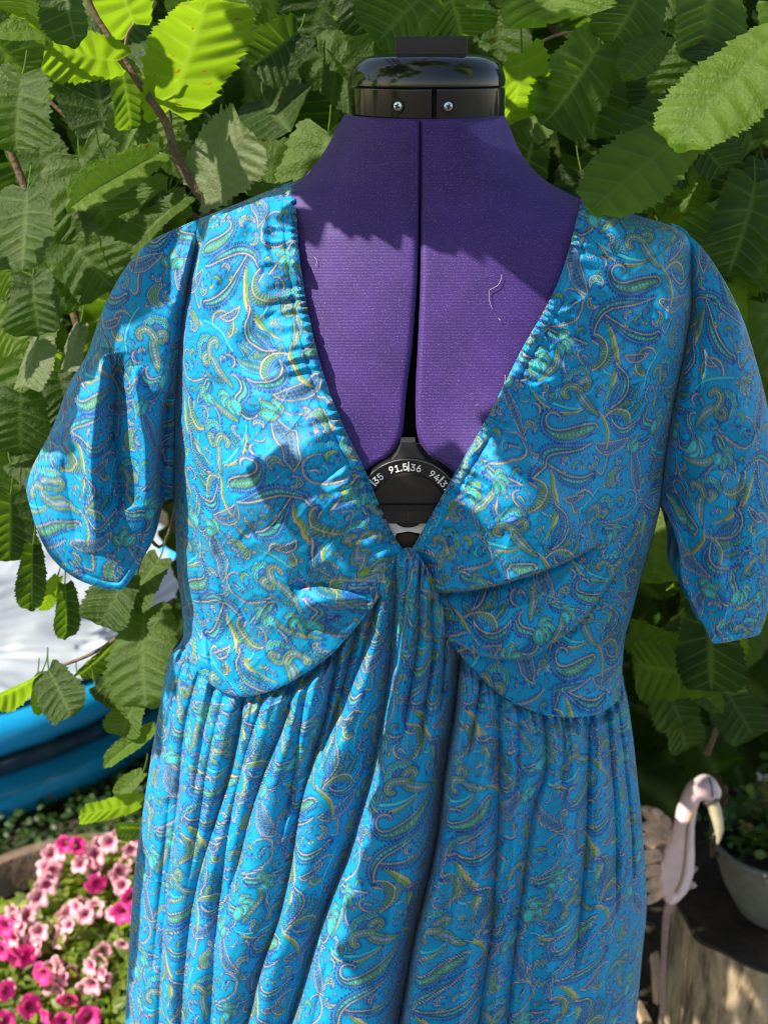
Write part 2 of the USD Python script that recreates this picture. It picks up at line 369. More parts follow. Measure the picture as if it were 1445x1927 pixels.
def _fill():
    g = np.stack(np.meshgrid(np.arange(0, 1, 1 / 90.), np.arange(0, 1, 1 / 80.)), -1).reshape(-1, 2) @ np.stack([LA, LB])
    rgf = np.random.default_rng(11); sty = [p_tear, p_hook, p_tear, p_band, p_line, p_gband]
    for k in range(28):
        c = paisley1(g); free = np.abs(c - K_GROUND).sum(1) < 1e-6
        occ = g[~free]; occ = np.concatenate([occ + i * LA + j * LB for i in (-1, 0, 1) for j in (-1, 0, 1)])
        d, _ = cKDTree(occ).query(g); b = int(np.argmax(d)); R = d[b]
        if R < 6.5: break
        R = min(R, 30) * 1.15
        W = R * (1.15 if k % 6 in (0, 2) else .85 if k % 6 in (3, 5) else .42)
        add(sty[k % 6], _spiral(g[b, 0], g[b, 1], R, rgf.uniform(0, 6.28), rgf.choice([-1, 1])), [3, W * .5, W * .9, W, W * .8, W * .4, 2])
        if k % 3 == 1: lily((g[b, 0]) * 3.44, (g[b, 1]) * 3.44, rgf.uniform(0, 6.28), .6)
_fill()
# ------------------------------------------------------------------ dress form and dress
YC = 0.06
def lin(pts):
    p = np.asarray(pts, float)
    f = PchipInterpolator(p[:, 0], p[:, 1])
    return lambda y: f(np.clip(y, p[0, 0], p[-1, 0]))
LX = lin([(205, 650), (215, 646), (240, 633), (270, 617), (300, 597), (328, 573), (345, 550), (360, 503), (385, 440), (412, 373), (470, 361), (550, 345), (650, 332), (800, 328), (940, 328), (1080, 334), (1150, 343), (1195, 345), (1235, 320), (1330, 300), (1420, 285), (1520, 270), (1600, 258), (1700, 248), (1800, 242), (2000, 231)])
RX = lin([(205, 948), (215, 951), (240, 961), (270, 973), (300, 991), (330, 1019), (350, 1050), (372, 1094), (385, 1135), (405, 1203), (422, 1262), (434, 1288), (470, 1303), (560, 1303), (640, 1292), (720, 1277), (800, 1262), (880, 1250), (950, 1243), (1020, 1226), (1090, 1206), (1150, 1191), (1200, 1177), (1268, 1172), (1350, 1186), (1480, 1201), (1600, 1212), (1700, 1217), (1800, 1208), (2000, 1190)])
BD = lin([(205, .068), (260, .066), (345, .066), (450, .088), (600, .103), (800, .115), (950, .122), (1100, .118), (1250, .106), (1400, .112), (1650, .135), (2000, .16)])
def depth(px, py, bust=1.0):
    L, R = LX(py), RX(py); nx = np.clip(2 * (px - L) / (R - L) - 1, -1, 1)
    y = YC - BD(py) * np.sqrt(np.clip(1 - np.abs(nx) ** 2.3, 0, 1))
    for bx, by in ((525, 935), (1000, 945)):
        y = y - bust * .030 * np.exp(-((px - bx) / 135) ** 2 - ((py - by) / np.where(py < by, 190, 125)) ** 2)
    return y
def dist_line(px, py, pts, n=160):
    """(distance, signed distance, position 0..1) of pixels from a line; positive on its right"""
    c = spline(pts, n); d, i = cKDTree(c).query(np.stack([px.ravel(), py.ravel()], 1))
    t = np.gradient(c, axis=0); t /= np.linalg.norm(t, axis=1, keepdims=True)
    v = np.stack([px.ravel(), py.ravel()], 1) - c[i]
    sg = np.sign(t[i, 0] * v[:, 1] - t[i, 1] * v[:, 0]); sg[sg == 0] = 1
    return d.reshape(px.shape), (d * sg).reshape(px.shape), (i / (n - 1)).reshape(px.shape)
def ends(u, a=.12, b=.12):
    return np.clip(np.minimum(u / a, (1 - u) / b), 0, 1) ** .7
def sm(x, a, b):
    t = np.clip((x - a) / (b - a), 0, 1); return t * t * (3 - 2 * t)
def coons(Lc, Rc, Tc, Bc, nr, nc):
    """pixel grid between four boundary lines (left and right run down, top and bottom run right)"""
    L, R, Tp, B = spline(Lc, nr), spline(Rc, nr), spline(Tc, nc), spline(Bc, nc)
    s = np.linspace(0, 1, nc)[None, :, None]; t = np.linspace(0, 1, nr)[:, None, None]
    return ((1 - s) * L[:, None] + s * R[:, None] + (1 - t) * Tp[None] + t * B[None]
            - ((1 - s) * (1 - t) * L[0] + s * (1 - t) * R[0] + (1 - s) * t * L[-1] + s * t * R[-1]))
def fold(px, py, pts, amp, w, kind='ridge'):
    amp = amp * 1.25
    d, q, u = dist_line(px, py, pts)
    e = ends(u)
    if kind == 'ridge': return -amp * e * np.exp(-(d / w) ** 2)
    if kind == 'cusp': return amp * e * np.exp(-np.sqrt(d * d + 2.0) / w)
    if kind == 'step':  # cloth on the left of the line stands proud and falls away over w
        return -amp * e * (sm(-q, -2.0, 2.5)) * np.exp(-np.clip(-q, 0, None) / w) + .55 * amp * e * (q > 0) * np.exp(-np.clip(q, 0, None) / 11.0)
def cloth_uv(P):
    """material coordinates (photo pixels) along a cloth grid, from the lengths on its surface"""
    k = 2550.0
    nr, nc = P.shape[:2]
    du = np.linalg.norm(np.diff(P[..., :2], axis=1), axis=2) * k
    u = np.concatenate([np.zeros((nr, 1)), np.cumsum(du, 1)], 1); u -= u[:, nc // 2:nc // 2 + 1]
    mid = P[:, nc // 2]
    # centre line drift sideways keeps the print upright on slanting grids
    step = np.diff(mid, axis=0); v = np.r_[0, np.cumsum(np.linalg.norm(step[:, 1:], axis=1))] * k
    u = u + (mid[:, :1] - mid[:1, :1]) * k
    vv = v[:, None] + (P[:, :, 2] - P[:, nc // 2:nc // 2 + 1, 2]) * -k
    return np.stack([u, vv], -1)
def dress_print(uv, angle, ox, oy):
    c, s = math.cos(angle), math.sin(angle); q = uv.reshape(-1, 2)
    return paisley(np.stack([c * q[:, 0] - s * q[:, 1] + ox, s * q[:, 0] + c * q[:, 1] + oy], 1))
def creases(px, py, amp, sx, sy, ang, seed):
    c, s = math.cos(ang), math.sin(ang); a, b = (c * px + s * py) / sx, (-s * px + c * py) / sy
    n = meshkit.fbm(np.stack([a, b, np.zeros_like(px) + seed], -1), 2, seed); m = meshkit.noise(np.stack([px / 170, py / 170, np.zeros_like(px)], -1), seed + 9)
    return -amp * np.exp(-np.abs(n - .5) / .06) * np.clip(m * 2 - .7, 0, 1)
def crepe(px, py, amp, sc, seed):
    return amp * (meshkit.fbm(np.stack([px / sc, py / sc, np.zeros_like(px)], -1), 3, seed) - .5)

fabric = usdkit.material(stage, '/World/Looks/printed_cotton', {
    'a': ('attribute', {'attribute': 'tint'}), 'g': ('geometry', {}),
    'n': ('noise_texture', {'scale': 1100.0, 'detail': 2.0}), 'b': ('bump', {'strength': .22, 'distance': .0006}),
    'n2': ('noise_texture', {'scale': 60.0, 'detail': 3.0}), 'b2': ('bump', {'strength': .10, 'distance': .004}),
    'p': ('principled_bsdf', {'roughness': .55, 'specular_ior_level': .20, 'sheen_weight': .10, 'sheen_roughness': .4})},
    [('g.position', 'n.vector'), ('g.position', 'n2.vector'), ('n2.fac', 'b2.height'), ('b2.normal', 'b.normal'), ('n.fac', 'b.height'), ('b.normal', 'p.normal'), ('a.color', 'p.base_color')], surface='p.BSDF')

DRESS = thing('paisley_dress', 'turquoise blue paisley dress with short sleeves and gathered skirt', 'dress', at(780, 1000, YC))
def cloth_mesh(name, P, angle, ox, oy, uv=None):
    uv = cloth_uv(P) if uv is None else uv
    nr, nc = P.shape[:2]
    return obj(name, (P.reshape(-1, 3), grid_faces(nr, nc)), fabric, DRESS, smooth=True, tint=dress_print(uv, angle, ox, oy))
RES = 1.7
# ---- left bodice half
NL = [(555, 341), (558, 400), (562, 470), (572, 540), (585, 610), (602, 680), (625, 750), (655, 820), (685, 880), (710, 940), (737, 1000), (763, 1040)]
EL = [(374, 411), (364, 470), (347, 550), (334, 650), (330, 750), (329, 850), (328, 940), (330, 1000), (333.5, 1080), (342.5, 1150), (345, 1200)]
TL = [(555, 341), (535, 346), (500, 360), (440, 385), (400, 401), (374, 411)]
BL = [(763, 1040), (730, 1100), (695, 1150), (660, 1192), (620, 1235), (570, 1270), (530, 1293), (490, 1307), (455, 1312), (420, 1303), (388, 1280), (362, 1248), (345, 1200)]
def neck_gather(e, a, amp=.0042):
    """ruched elastic casing along the neck edge: e = pixels from the edge, a = pixels along it"""
    ph = a / 17.0 + .9 * np.sin(a / 47.0) + .5 * np.sin(a / 19.0 + 1)
    ruch = amp * np.sin(2 * np.pi * ph) * np.exp(-(e / 13.0) ** 2) * (.6 + .4 * np.sin(a / 31.0))
    trail = .0015 * np.sin(2 * np.pi * ph * .5 + .6) * np.exp(-((e - 38) / 34.0) ** 2)
    groove = .0016 * np.exp(-((e - 23) / 3.5) ** 2)
    roll = .0045 * np.exp(-e / 4.0)
    puff = -.0022 * np.exp(-((e - 11) / 8.0) ** 2)
    return ruch + trail + groove + roll + puff
def edge_len(pts): return np.linalg.norm(np.diff(spline(pts, 200), axis=0), axis=1).sum()
def bodice(N, E, Tp, B, neckside):
    nr = int(max(edge_len(N), edge_len(E)) / RES); nc = int(470 / RES)
    G = coons(N, E, Tp, B, nr, nc) if neckside == 'left' else coons(N, E, Tp, B, nr, nc)
    return G[..., 0], G[..., 1]
px, py = bodice(NL, EL, TL, BL, 'left')
Y = depth(px, py)
d, q, u = dist_line(px, py, NL, 400); Y += neck_gather(d, u * edge_len(NL))
Y += .0022 * (np.exp(-dist_line(px, py, BL)[0] / 3.0))
for pts, a, w, k in [
    ([(392, 402), (372, 470), (350, 553), (339, 620), (331, 690), (329, 760)], .010, 10, 'cusp'),
    ([(430, 400), (412, 460), (395, 520)], .003, 12, 'ridge'), ([(470, 380), (440, 440), (405, 520), (380, 600)], .004, 20, 'ridge'),
    ([(545, 1105), (600, 1098), (650, 1112), (712, 1118)], .009, 16, 'cusp'), ([(570, 1185), (630, 1160), (700, 1130)], .006, 16, 'cusp'),
    ([(600, 1040), (660, 1075), (735, 1060)], .005, 20, 'ridge'), ([(560, 1150), (620, 1130), (705, 1122)], .006, 20, 'ridge'),
    ([(352, 930), (362, 1000), (372, 1080), (390, 1190), (402, 1280)], .006, 7, 'cusp'), ([(336, 900), (345, 1000), (352, 1100), (362, 1200)], .004, 6, 'cusp'),
    ([(388, 960), (400, 1060), (420, 1180)], .003, 9, 'ridge'), ([(420, 1010), (445, 1110), (470, 1240)], .003, 14, 'cusp'),
    ([(600, 470), (520, 520), (450, 610), (400, 720)], .0035, 24, 'ridge'), ([(590, 640), (520, 690), (460, 780)], .0035, 26, 'ridge'),
    ([(640, 800), (560, 850), (470, 880), (400, 870)], .005, 26, 'ridge'), ([(650, 870), (590, 920), (520, 985), (450, 1010)], .005, 24, 'cusp'),
    ([(500, 370), (495, 430), (505, 500)], .003, 9, 'ridge'), ([(560, 560), (500, 600)], .003, 9, 'cusp'), ([(575, 500), (520, 490), (480, 500)], .003, 10, 'ridge'),
    ([(355, 700), (350, 800), (352, 900)], .003, 9, 'ridge')]:
    Y += fold(px, py, pts, a, w, k)
Y += crepe(px, py, .010, 95.0, 3) + crepe(px, py, .0018, 22.0, 5) + creases(px, py, .0016, 190, 46, .9, 51) + creases(px, py, .0010, 150, 40, 2.3, 52); Y = np.where(px - LX(py) < 14, np.minimum(Y, YC + .001), Y)
P = at(px, py, Y); cloth_mesh('bodice', P, -.45, 40, 90)
# ---- right bodice half, draped over the bust with two overlapping folds
NR = [(1094, 372), (1085, 410), (1070, 470), (1050, 530), (1020, 590), (985, 650), (950, 720), (920, 780), (885, 840), (850, 900), (825, 945), (797, 995), (773, 1035)]
ER = [(1288, 434), (1303, 470), (1303, 560), (1292, 640), (1277, 720), (1262, 800), (1250, 880), (1242, 950), (1225, 1020), (1205, 1090), (1190, 1150), (1176, 1200), (1170, 1268), (1168, 1312)]
TR = [(1094, 372), (1135, 386), (1203, 406), (1262, 423), (1288, 434)]
BR = [(773, 1035), (796, 1075), (812, 1116), (818, 1160), (836, 1198), (862, 1228), (900, 1270), (930, 1299), (980, 1329), (1040, 1349), (1090, 1351), (1140, 1337), (1168, 1312)]
FLAP = [(798, 1119), (815, 1117), (900, 1108), (985, 1086), (1060, 1058), (1130, 1020)]
FLAP2 = [(822, 1180), (868, 1214), (930, 1238), (985, 1240), (1035, 1213), (1090, 1170), (1150, 1090), (1185, 1030)]
px, py = bodice(NR, ER, TR, BR, 'right')
Y = depth(px, py)
d, q, u = dist_line(px, py, NR, 400); Y += neck_gather(d, u * edge_len(NR), .0042)
Y += .0022 * np.exp(-dist_line(px, py, [p for p in BR if p[1] > 1190])[0] / 3.0)
for pts, a, w, k in [
    (FLAP, .021, 110, 'step'), (FLAP2, .009, 60, 'step'),
    ([(870, 1155), (930, 1150), (1010, 1130), (1090, 1090)], .003, 22, 'ridge'),
    ([(1012, 1135), (1080, 1120), (1150, 1060)], .004, 16, 'cusp'),
    ([(1242, 860), (1222, 930), (1195, 990), (1165, 1020)], .006, 8, 'cusp'), ([(1246, 800), (1236, 870), (1224, 950)], .004, 7, 'cusp'),
    ([(1215, 900), (1195, 1000), (1150, 1080)], .003, 10, 'ridge'), ([(1160, 1100), (1150, 1200), (1135, 1290)], .003, 9, 'cusp'),
    ([(1050, 592), (1080, 575), (1108, 556)], .0022, 4, 'ridge'), ([(960, 745), (1040, 715), (1110, 690)], .0022, 5, 'ridge'),
    ([(1262, 575), (1258, 605)], .0025, 6, 'ridge'), ([(1180, 620), (1240, 640), (1290, 650)], .003, 12, 'ridge'),
    ([(930, 830), (1000, 860), (1060, 900)], .004, 22, 'ridge'), ([(880, 900), (930, 930), (960, 980)], .004, 18, 'cusp'),
    ([(1270, 520), (1230, 680), (1180, 800)], .005, 26, 'ridge'), ([(840, 1010), (900, 1000), (960, 1010)], .003, 16, 'cusp')]:
    Y += fold(px, py, pts, a, w, k)
Y += crepe(px, py, .009, 105.0, 13) + crepe(px, py, .0014, 24.0, 15) + creases(px, py, .0016, 190, 46, -.7, 61) + creases(px, py, .0010, 150, 40, .9, 62)
P = at(px, py, Y); uv = cloth_uv(P)
for ln, du_, dv_ in ((FLAP, 30, 70), (FLAP2, -40, 50)):   # cloth tucked under each fold is hidden: the print jumps
    d, q, u = dist_line(px, py, ln); k_ = (sm(q, -1.0, 1.0) * ends(u, .02, .25))[..., None]
    uv = uv + k_ * np.array([du_, dv_]) * (np.exp(-np.clip(q, 0, None) / 260.0))[..., None]
cloth_mesh('bodice', P, 0.0, 218, 8, uv)
# piped armhole seam on the right shoulder
c = spline([(1262, 423), (1288, 435), (1302, 470), (1303, 560), (1293, 640), (1278, 720), (1263, 800), (1252, 870)], 60)
y = depth(c[:, 0], c[:, 1]) - .004
tp = tube(at(c[:, 0], c[:, 1], y), .0014, 8)
obj('piping', tp, fabric, DRESS, smooth=True, tint=np.tile(K_GROUND, (len(tp[0]), 1)))
# ---- sleeves: closed tubes, outer and inner outline, hem
def sleeve(O, I, hemO, B, folds, yc, ang, ox, oy, seed, name='sleeve'):
    n = int(edge_len(O) / RES); m = int(330 / RES)
    G = coons(O, I, [O[0], ((O[0][0] + I[0][0]) / 2 + .5, (O[0][1] + I[0][1]) / 2), I[0]], hemO, n, m)
    px, py = G[..., 0], G[..., 1]
    s = np.linspace(-1, 1, m)[None]; t = np.linspace(0, 1, n)[:, None]
    bul = B * np.sin(np.clip(t * 1.15, 0, 1) * np.pi / 2) * np.sqrt(np.clip(1 - np.abs(s) ** 2.2, 0, 1))
    Y = yc - bul
    for pts, a, w, k in folds: Y = Y + fold(px, py, pts, a, w, k)
    Y += (crepe(px, py, .006, 90.0, seed) + crepe(px, py, .0014, 22.0, seed + 2)) * np.minimum(1, 6 * (1 - np.abs(s)))
    dh = dist_line(px, py, hemO)[0]; Y += .003 * np.exp(-dh / 3) + .0016 * np.exp(-((dh - 15) / 2.5) ** 2) + creases(px, py, .0014, 180, 44, 1.3, seed + 5)
    P = at(px, py, Y); cloth_mesh(name, P, ang, ox, oy)
    k = 8; Gb = G[::k, ::k] if (n - 1) % k == 0 else G[np.r_[0:n:k, n - 1]][:, np.r_[0:m:k, m - 1]]
    ii = np.r_[0:n:k, n - 1]; jj = np.r_[0:m:k, m - 1]
    Pb = at(G[ii][:, jj][..., 0], G[ii][:, jj][..., 1], yc)
    tb, sb = t[ii], s[:, jj]
    Pb[..., 1] += (B * 1.1 * np.sin(np.clip(tb * 1.15, 0, 1) * np.pi / 2) * np.sqrt(np.clip(1 - np.abs(sb) ** 2.2, 0, 1)))
    cloth_mesh(name + '_back', Pb, ang, ox + 60, oy)
OL = [(374, 411), (330, 430), (280, 455), (248, 488), (222, 525), (190, 590), (162, 670), (130, 722), (100, 800), (74, 852), (46, 905)]
IL = [(376, 412), (366, 470), (351, 550), (340, 650), (334, 750), (331, 850), (329, 938)]
HL = [(46, 905), (58, 960), (84, 1030), (108, 1062), (160, 1097), (224, 1112), (252, 1082), (274, 1040), (291, 980), (301, 948), (329, 938)]
sleeve(OL, IL, HL, .050, [
    ([(200, 655), (188, 720), (176, 800), (171, 880), (176, 960), (186, 1040)], .012, 16, 'ridge'),
    ([(206, 668), (214, 730), (212, 800), (218, 880), (232, 960)], .016, 18, 'cusp'),
    ([(250, 690), (262, 780), (274, 850), (276, 920), (284, 960)], .010, 14, 'ridge'),
    ([(318, 740), (306, 820), (300, 900), (305, 945)], .016, 14, 'cusp'),
    ([(300, 480), (330, 520), (345, 580)], .004, 14, 'ridge'), ([(335, 440), (318, 500), (322, 570)], .004, 9, 'cusp'), ([(365, 440), (350, 500), (340, 560)], .004, 8, 'ridge'),
    ([(130, 740), (120, 830), (130, 930), (150, 1020)], .006, 22, 'cusp'), ([(160, 690), (140, 800), (100, 880)], .004, 16, 'ridge')],
    .055, .25, 120, 60, 31)
OR = [(1289, 436), (1312, 455), (1340, 490), (1375, 550), (1400, 605), (1416, 655), (1430, 705), (1444, 765), (1455, 850), (1461, 950), (1460, 1050), (1450, 1130), (1429, 1195)]
IR = [(1288, 437), (1302, 472), (1303, 560), (1293, 640), (1278, 720), (1263, 800), (1251, 880), (1243, 950)]
HR = [(1243, 950), (1268, 1000), (1278, 1040), (1281, 1085), (1300, 1130), (1322, 1172), (1345, 1212), (1388, 1205), (1429, 1195)]
sleeve(IR, OR, HR, .050, [
    ([(1300, 560), (1315, 660), (1310, 760), (1290, 850)], .005, 16, 'cusp'), ([(1262, 900), (1290, 980), (1300, 1060), (1330, 1150)], .008, 14, 'cusp'),
    ([(1255, 930), (1330, 950), (1400, 960)], .006, 22, 'cusp'), ([(1350, 560), (1370, 680), (1380, 800)], .006, 30, 'ridge'),
    ([(1320, 990), (1350, 1080), (1370, 1180)], .006, 22, 'ridge'), ([(1270, 840), (1340, 880), (1420, 860)], .004, 20, 'ridge')],
    .05, -.75, 20, 210, 41)
# ---- skirt
GD = [[(346, 1194), (318, 1237), (300, 1330), (285, 1420), (270, 1520), (258, 1600), (248, 1700), (242, 1800), (231, 2000)],
      [(376, 1262), (348, 1380), (328, 1530), (312, 1690), (302, 1840), (295, 2000)],
      [(455, 1306), (425, 1450), (385, 1600), (360, 1740), (345, 1870), (335, 2000)],
      [(540, 1284), (505, 1430), (455, 1590), (425, 1740), (408, 1860), (396, 2000)],
      [(625, 1222), (590, 1370), (545, 1540), (505, 1700), (470, 1860), (446, 2000)],
      [(672, 1150), (640, 1320), (592, 1480), (555, 1640), (520, 1780), (478, 2000)],
      [(728, 1068), (704, 1200), (664, 1390), (616, 1600), (570, 1800), (520, 2000)],
      [(768, 1030), (758, 1160), (728, 1360), (688, 1540), (640, 1730), (570, 2000)],
      [(818, 1096), (810, 1210), (790, 1390), (760, 1590), (716, 1790), (676, 2000)],
      [(852, 1206), (851, 1330), (836, 1480), (818, 1620), (786, 1800), (752, 2000)],
      [(925, 1292), (930, 1440), (926, 1580), (912, 1740), (890, 2000)],
      [(1000, 1334), (1012, 1450), (1000, 1600), (980, 1800), (965, 2000)],
      [(1090, 1344), (1102, 1480), (1104, 1640), (1100, 1800), (1095, 2000)],
      [(1140, 1330), (1156, 1460), (1166, 1620), (1164, 1800), (1150, 2000)],
      [(1172, 1268), (1186, 1350), (1201, 1480), (1212, 1600), (1217, 1700), (1208, 1800), (1190, 2000)]]
nr, nc = int(860 / RES), int(1500 / RES)
GR = np.stack([spline(g, nr) for g in GD], 1)
tops = GR[:, :, 0]; wd = np.abs(np.diff(GR[nr // 2, :, 0])); ks = np.r_[0, np.cumsum(wd)]; ks /= ks[-1]
ss = np.linspace(0, 1, nc); ss = ss + .02 * np.sin(2 * np.pi * ss) * 0
# more columns near the silhouettes
ss = (ss + .06 * (-np.sin(2 * np.pi * ss) / (2 * np.pi)) * 2)
px = np.stack([PchipInterpolator(ks, GR[r, :, 0])(ss) for r in range(nr)]); py = np.stack([PchipInterpolator(ks, GR[r, :, 1])(ss) for r in range(nr)])
tt = np.linspace(0, 1, nr)[:, None]
VAL = [  # valley lines: points, depth, width left, width right
    ([(352, 1225), (313, 1374), (290, 1490), (270, 1645), (256, 1800), (246, 2000)], .012, 12, 10),
    ([(375, 1262), (348, 1374), (333, 1529), (313, 1684), (303, 1839), (297, 2000)], .015, 16, 8),
    ([(402, 1288), (378, 1412), (362, 1520)], .009, 13, 9), ([(425, 1300), (396, 1420), (376, 1540), (352, 1680)], .010, 13, 8),
    ([(460, 1310), (434, 1451), (406, 1548), (376, 1645), (357, 1742), (344, 1877), (338, 2000)], .017, 18, 8),
    ([(499, 1304), (466, 1412), (437, 1529), (414, 1684), (402, 1820), (394, 2000)], .014, 16, 9),
    ([(557, 1276), (530, 1374), (499, 1451), (468, 1548), (449, 1626), (425, 1703), (410, 1800)], .016, 18, 8),
    ([(586, 1262), (563, 1380), (545, 1502), (520, 1610)], .010, 14, 7),
    ([(638, 1212), (616, 1335), (592, 1420), (566, 1521), (546, 1637), (526, 1723), (487, 1839), (455, 2000)], .022, 24, 8),
    ([(672, 1172), (636, 1330), (606, 1420), (575, 1500)], .014, 14, 8),
    ([(712, 1112), (690, 1210), (655, 1310), (620, 1420)], .014, 14, 8),
    ([(748, 1060), (740, 1180), (728, 1300), (706, 1430), (676, 1540), (652, 1616), (624, 1685), (597, 1765), (560, 1890), (520, 2000)], .020, 26, 9),
    ([(770, 1046), (762, 1140), (748, 1250), (735, 1330)], .009, 9, 6),
    ([(790, 1068), (788, 1180), (772, 1300), (752, 1420)], .010, 12, 7),
    ([(812, 1120), (815, 1210), (800, 1330), (785, 1450)], .010, 12, 7),
    ([(838, 1196), (832, 1290), (828, 1340)], .010, 9, 7),
    ([(866, 1226), (857, 1324), (836, 1461), (824, 1565), (803, 1669), (778, 1773), (760, 1880), (738, 2000)], .034, 13, 6),
    ([(906, 1276), (896, 1341), (880, 1440)], .012, 11, 6),
    ([(937, 1302), (940, 1440), (937, 1565), (931, 1669), (926, 1752), (910, 1856), (895, 2000)], .017, 15, 8),
    ([(972, 1322), (976, 1420), (968, 1520)], .008, 10, 7),
    ([(1022, 1342), (1028, 1440), (1005, 1524), (993, 1607), (976, 1731), (960, 1877), (950, 2000)], .015, 16, 8),
    ([(1062, 1350), (1062, 1420), (1050, 1520)], .007, 9, 7),
    ([(1109, 1346), (1106, 1524), (1096, 1680), (1078, 1850)], .013, 14, 8),
    ([(1142, 1332), (1148, 1400), (1160, 1600), (1158, 1760)], .012, 12, 8), ([(1162, 1316), (1176, 1440), (1190, 1600), (1192, 1750)], .010, 9, 7),
    ([(680, 1560), (640, 1720), (600, 1880), (575, 2000)], .006, 26, 20), ([(1010, 1700), (1000, 1850), (990, 2000)], .007, 20, 14), ([(860, 1560), (850, 1720), (820, 1900)], .006, 18, 14),
    ([(320, 1500), (300, 1700), (280, 1900)], .006, 12, 10)]
Y = depth(px, py, .75) + .0025 - .016 * sm(tt, .002, .055) - .026 * np.exp(-((px - 768) / (40 + .38 * np.clip(py - 1030, 0, 300))) ** 4) * np.exp(-np.clip(py - 1090, 0, None) / 120.0) * sm(py, 1024, 1060)
for pts, a, wl, wr in VAL:
    d, q, u = dist_line(px, py, pts, 220)
    last = pts[-1][1] > 1950
    e = np.clip(np.minimum(1, u / .05 + .35) * (np.minimum(1, (1 - u) / .3) if not last else 1), 0, 1)
    w = np.where(q > 0, wl * 1.5, wr)  # lines run down: positive side lies to the left
    gain = 1.35 * (.8 if pts[0][0] in (402, 425, 499, 586, 352) else .85 if pts[0][0] > 880 else 1.5 if (pts[0][1] < 1200 and 660 < pts[0][0] < 850) or pts[0][0] == 866 else 1.0)
    Y += gain * a * e * np.exp(-np.sqrt(d * d + 2.0) / w)
# tight puckers just under the seam
pk = np.sin(2 * np.pi * ss * 46 + 2.2 * np.sin(ss * 37) + 1.3 * np.sin(ss * 90))[None]
Y += .0032 * pk * np.exp(-tt / .055) * sm(tt, 0, .012)
Y += crepe(px, py, .008, 120.0, 23) + crepe(px, py, .0016, 26.0, 25)
P = at(px, py, Y)
k = 2550.0  # print coordinates: length along each row, height down the rows
du = np.linalg.norm(np.diff(P[..., :2], axis=1), axis=2) * k; U = np.concatenate([np.zeros((nr, 1)), np.cumsum(du, 1)], 1)
ref = U[nr // 2]; U = .30 * ref[None] + .70 * (U - U[:, nc // 2:nc // 2 + 1] + ref[nc // 2])
V = -P[..., 2] * k
cloth_mesh('skirt', P, .42, 30, 30, np.stack([U, V], -1))
# ---- back of bodice and skirt: the cloth closes round the form
def back(name, rows, bb, ang):
    rows = np.asarray(rows, float); th = np.linspace(0, np.pi, 40)
    L, R = at(LX(rows), rows, YC), at(RX(rows), rows, YC)
    c, h = (L + R) / 2, (R - L) / 2
    P = c[:, None] - h[:, None] * np.cos(th)[None, :, None]; P[..., 1] += bb(rows)[:, None] * np.sin(th)[None] ** .8
    P[..., 2] -= (P[..., 1] - YC) * (.55 * (1 - sm(rows, 380, 520)))[:, None]
    cloth_mesh(name, P, ang, 0, 0)
back('bodice_back', np.r_[358:440:12, 450:1230:30, 1225], lin([(345, .03), (450, .07), (700, .085), (1000, .075), (1225, .07)]), .2)
back('skirt_back', np.linspace(1236, 2000, 30), lin([(1225, .075), (1400, .10), (2000, .15)]), .2)
P_SKIRT = None

# ---- the dress form
FORM = thing('dress_form', 'purple padded dress form with glossy black neck cap under the dress', 'dress form', at(780, 600, YC))
knit = usdkit.material(stage, '/World/Looks/purple_knit', {
    'u': ('uvmap', {'attribute': 'st'}), 'g': ('geometry', {}),
    'wm': ('mapping', {'scale': (0.0, 1.0, 0.0)}), 'w': ('wave_texture', {'wave_type': 'bands', 'bands_direction': 'y', 'scale': .0545, 'distortion': .5, 'detail': 2.0, 'detail_scale': 1.5}),
    'n': ('noise_texture', {'scale': 1500.0, 'detail': 3.0}), 'n2': ('noise_texture', {'scale': 40.0, 'detail': 3.0}), 'sp': ('noise_texture', {'scale': 1250.0, 'detail': 1.0}),
    'add': ('math', {'math_type': 'multiply_add', 'value2': .9}), 'b': ('bump', {'strength': .17, 'distance': .0006}),
    'r': ('rgb_ramp', {'ramp': [(.2, (.030, .011, .108)), (.8, (.052, .020, .172))]}),
    'rs': ('rgb_ramp', {'ramp': [(.60, (0, 0, 0)), (.70, (1, 1, 1))]}), 'mx': ('mix', {'mix_type': 'mix', 'color2': (.22, .15, .42)}),
    'fm': ('math', {'math_type': 'multiply', 'value2': .42}),
    'p': ('principled_bsdf', {'roughness': .62, 'specular_ior_level': .35, 'sheen_weight': .14, 'sheen_roughness': .35, 'sheen_tint': (.6, .45, .95)})},
    [('u.UV', 'wm.vector'), ('wm.vector', 'w.vector'), ('g.position', 'n.vector'), ('g.position', 'n2.vector'), ('g.position', 'sp.vector'),
     ('n.fac', 'add.value1'), ('w.fac', 'add.value3'), ('add.value', 'b.height'), ('b.normal', 'p.normal'),
     ('n2.fac', 'r.fac'), ('sp.fac', 'rs.fac'), ('rs.color', 'fm.value1'), ('fm.value', 'mx.fac'), ('r.color', 'mx.color1'), ('mx.color', 'p.base_color')], surface='p.BSDF')
DCX, DCY = 768.0, 966.0
def seam_gap(y, side):
    base = lin([(205, 790), (300, 790), (500, 788), (640, 781), (760, 772), (1045, 768)])(y)
    half = lin([(205, .8), (300, 1.2), (500, 2.5), (640, 5), (730, 8.5), (800, 12), (826, 18), (845, 30), (862, 48)])(y)
    circ = np.sqrt(np.clip(116.0 ** 2 - (y - DCY) ** 2, 0, None))
    return base + side * np.maximum(half, np.where(y > 856, circ, 0))
NKL, NKR = lin([(b_, a_) for a_, b_ in NL]), lin([(b_, a_) for a_, b_ in NR])
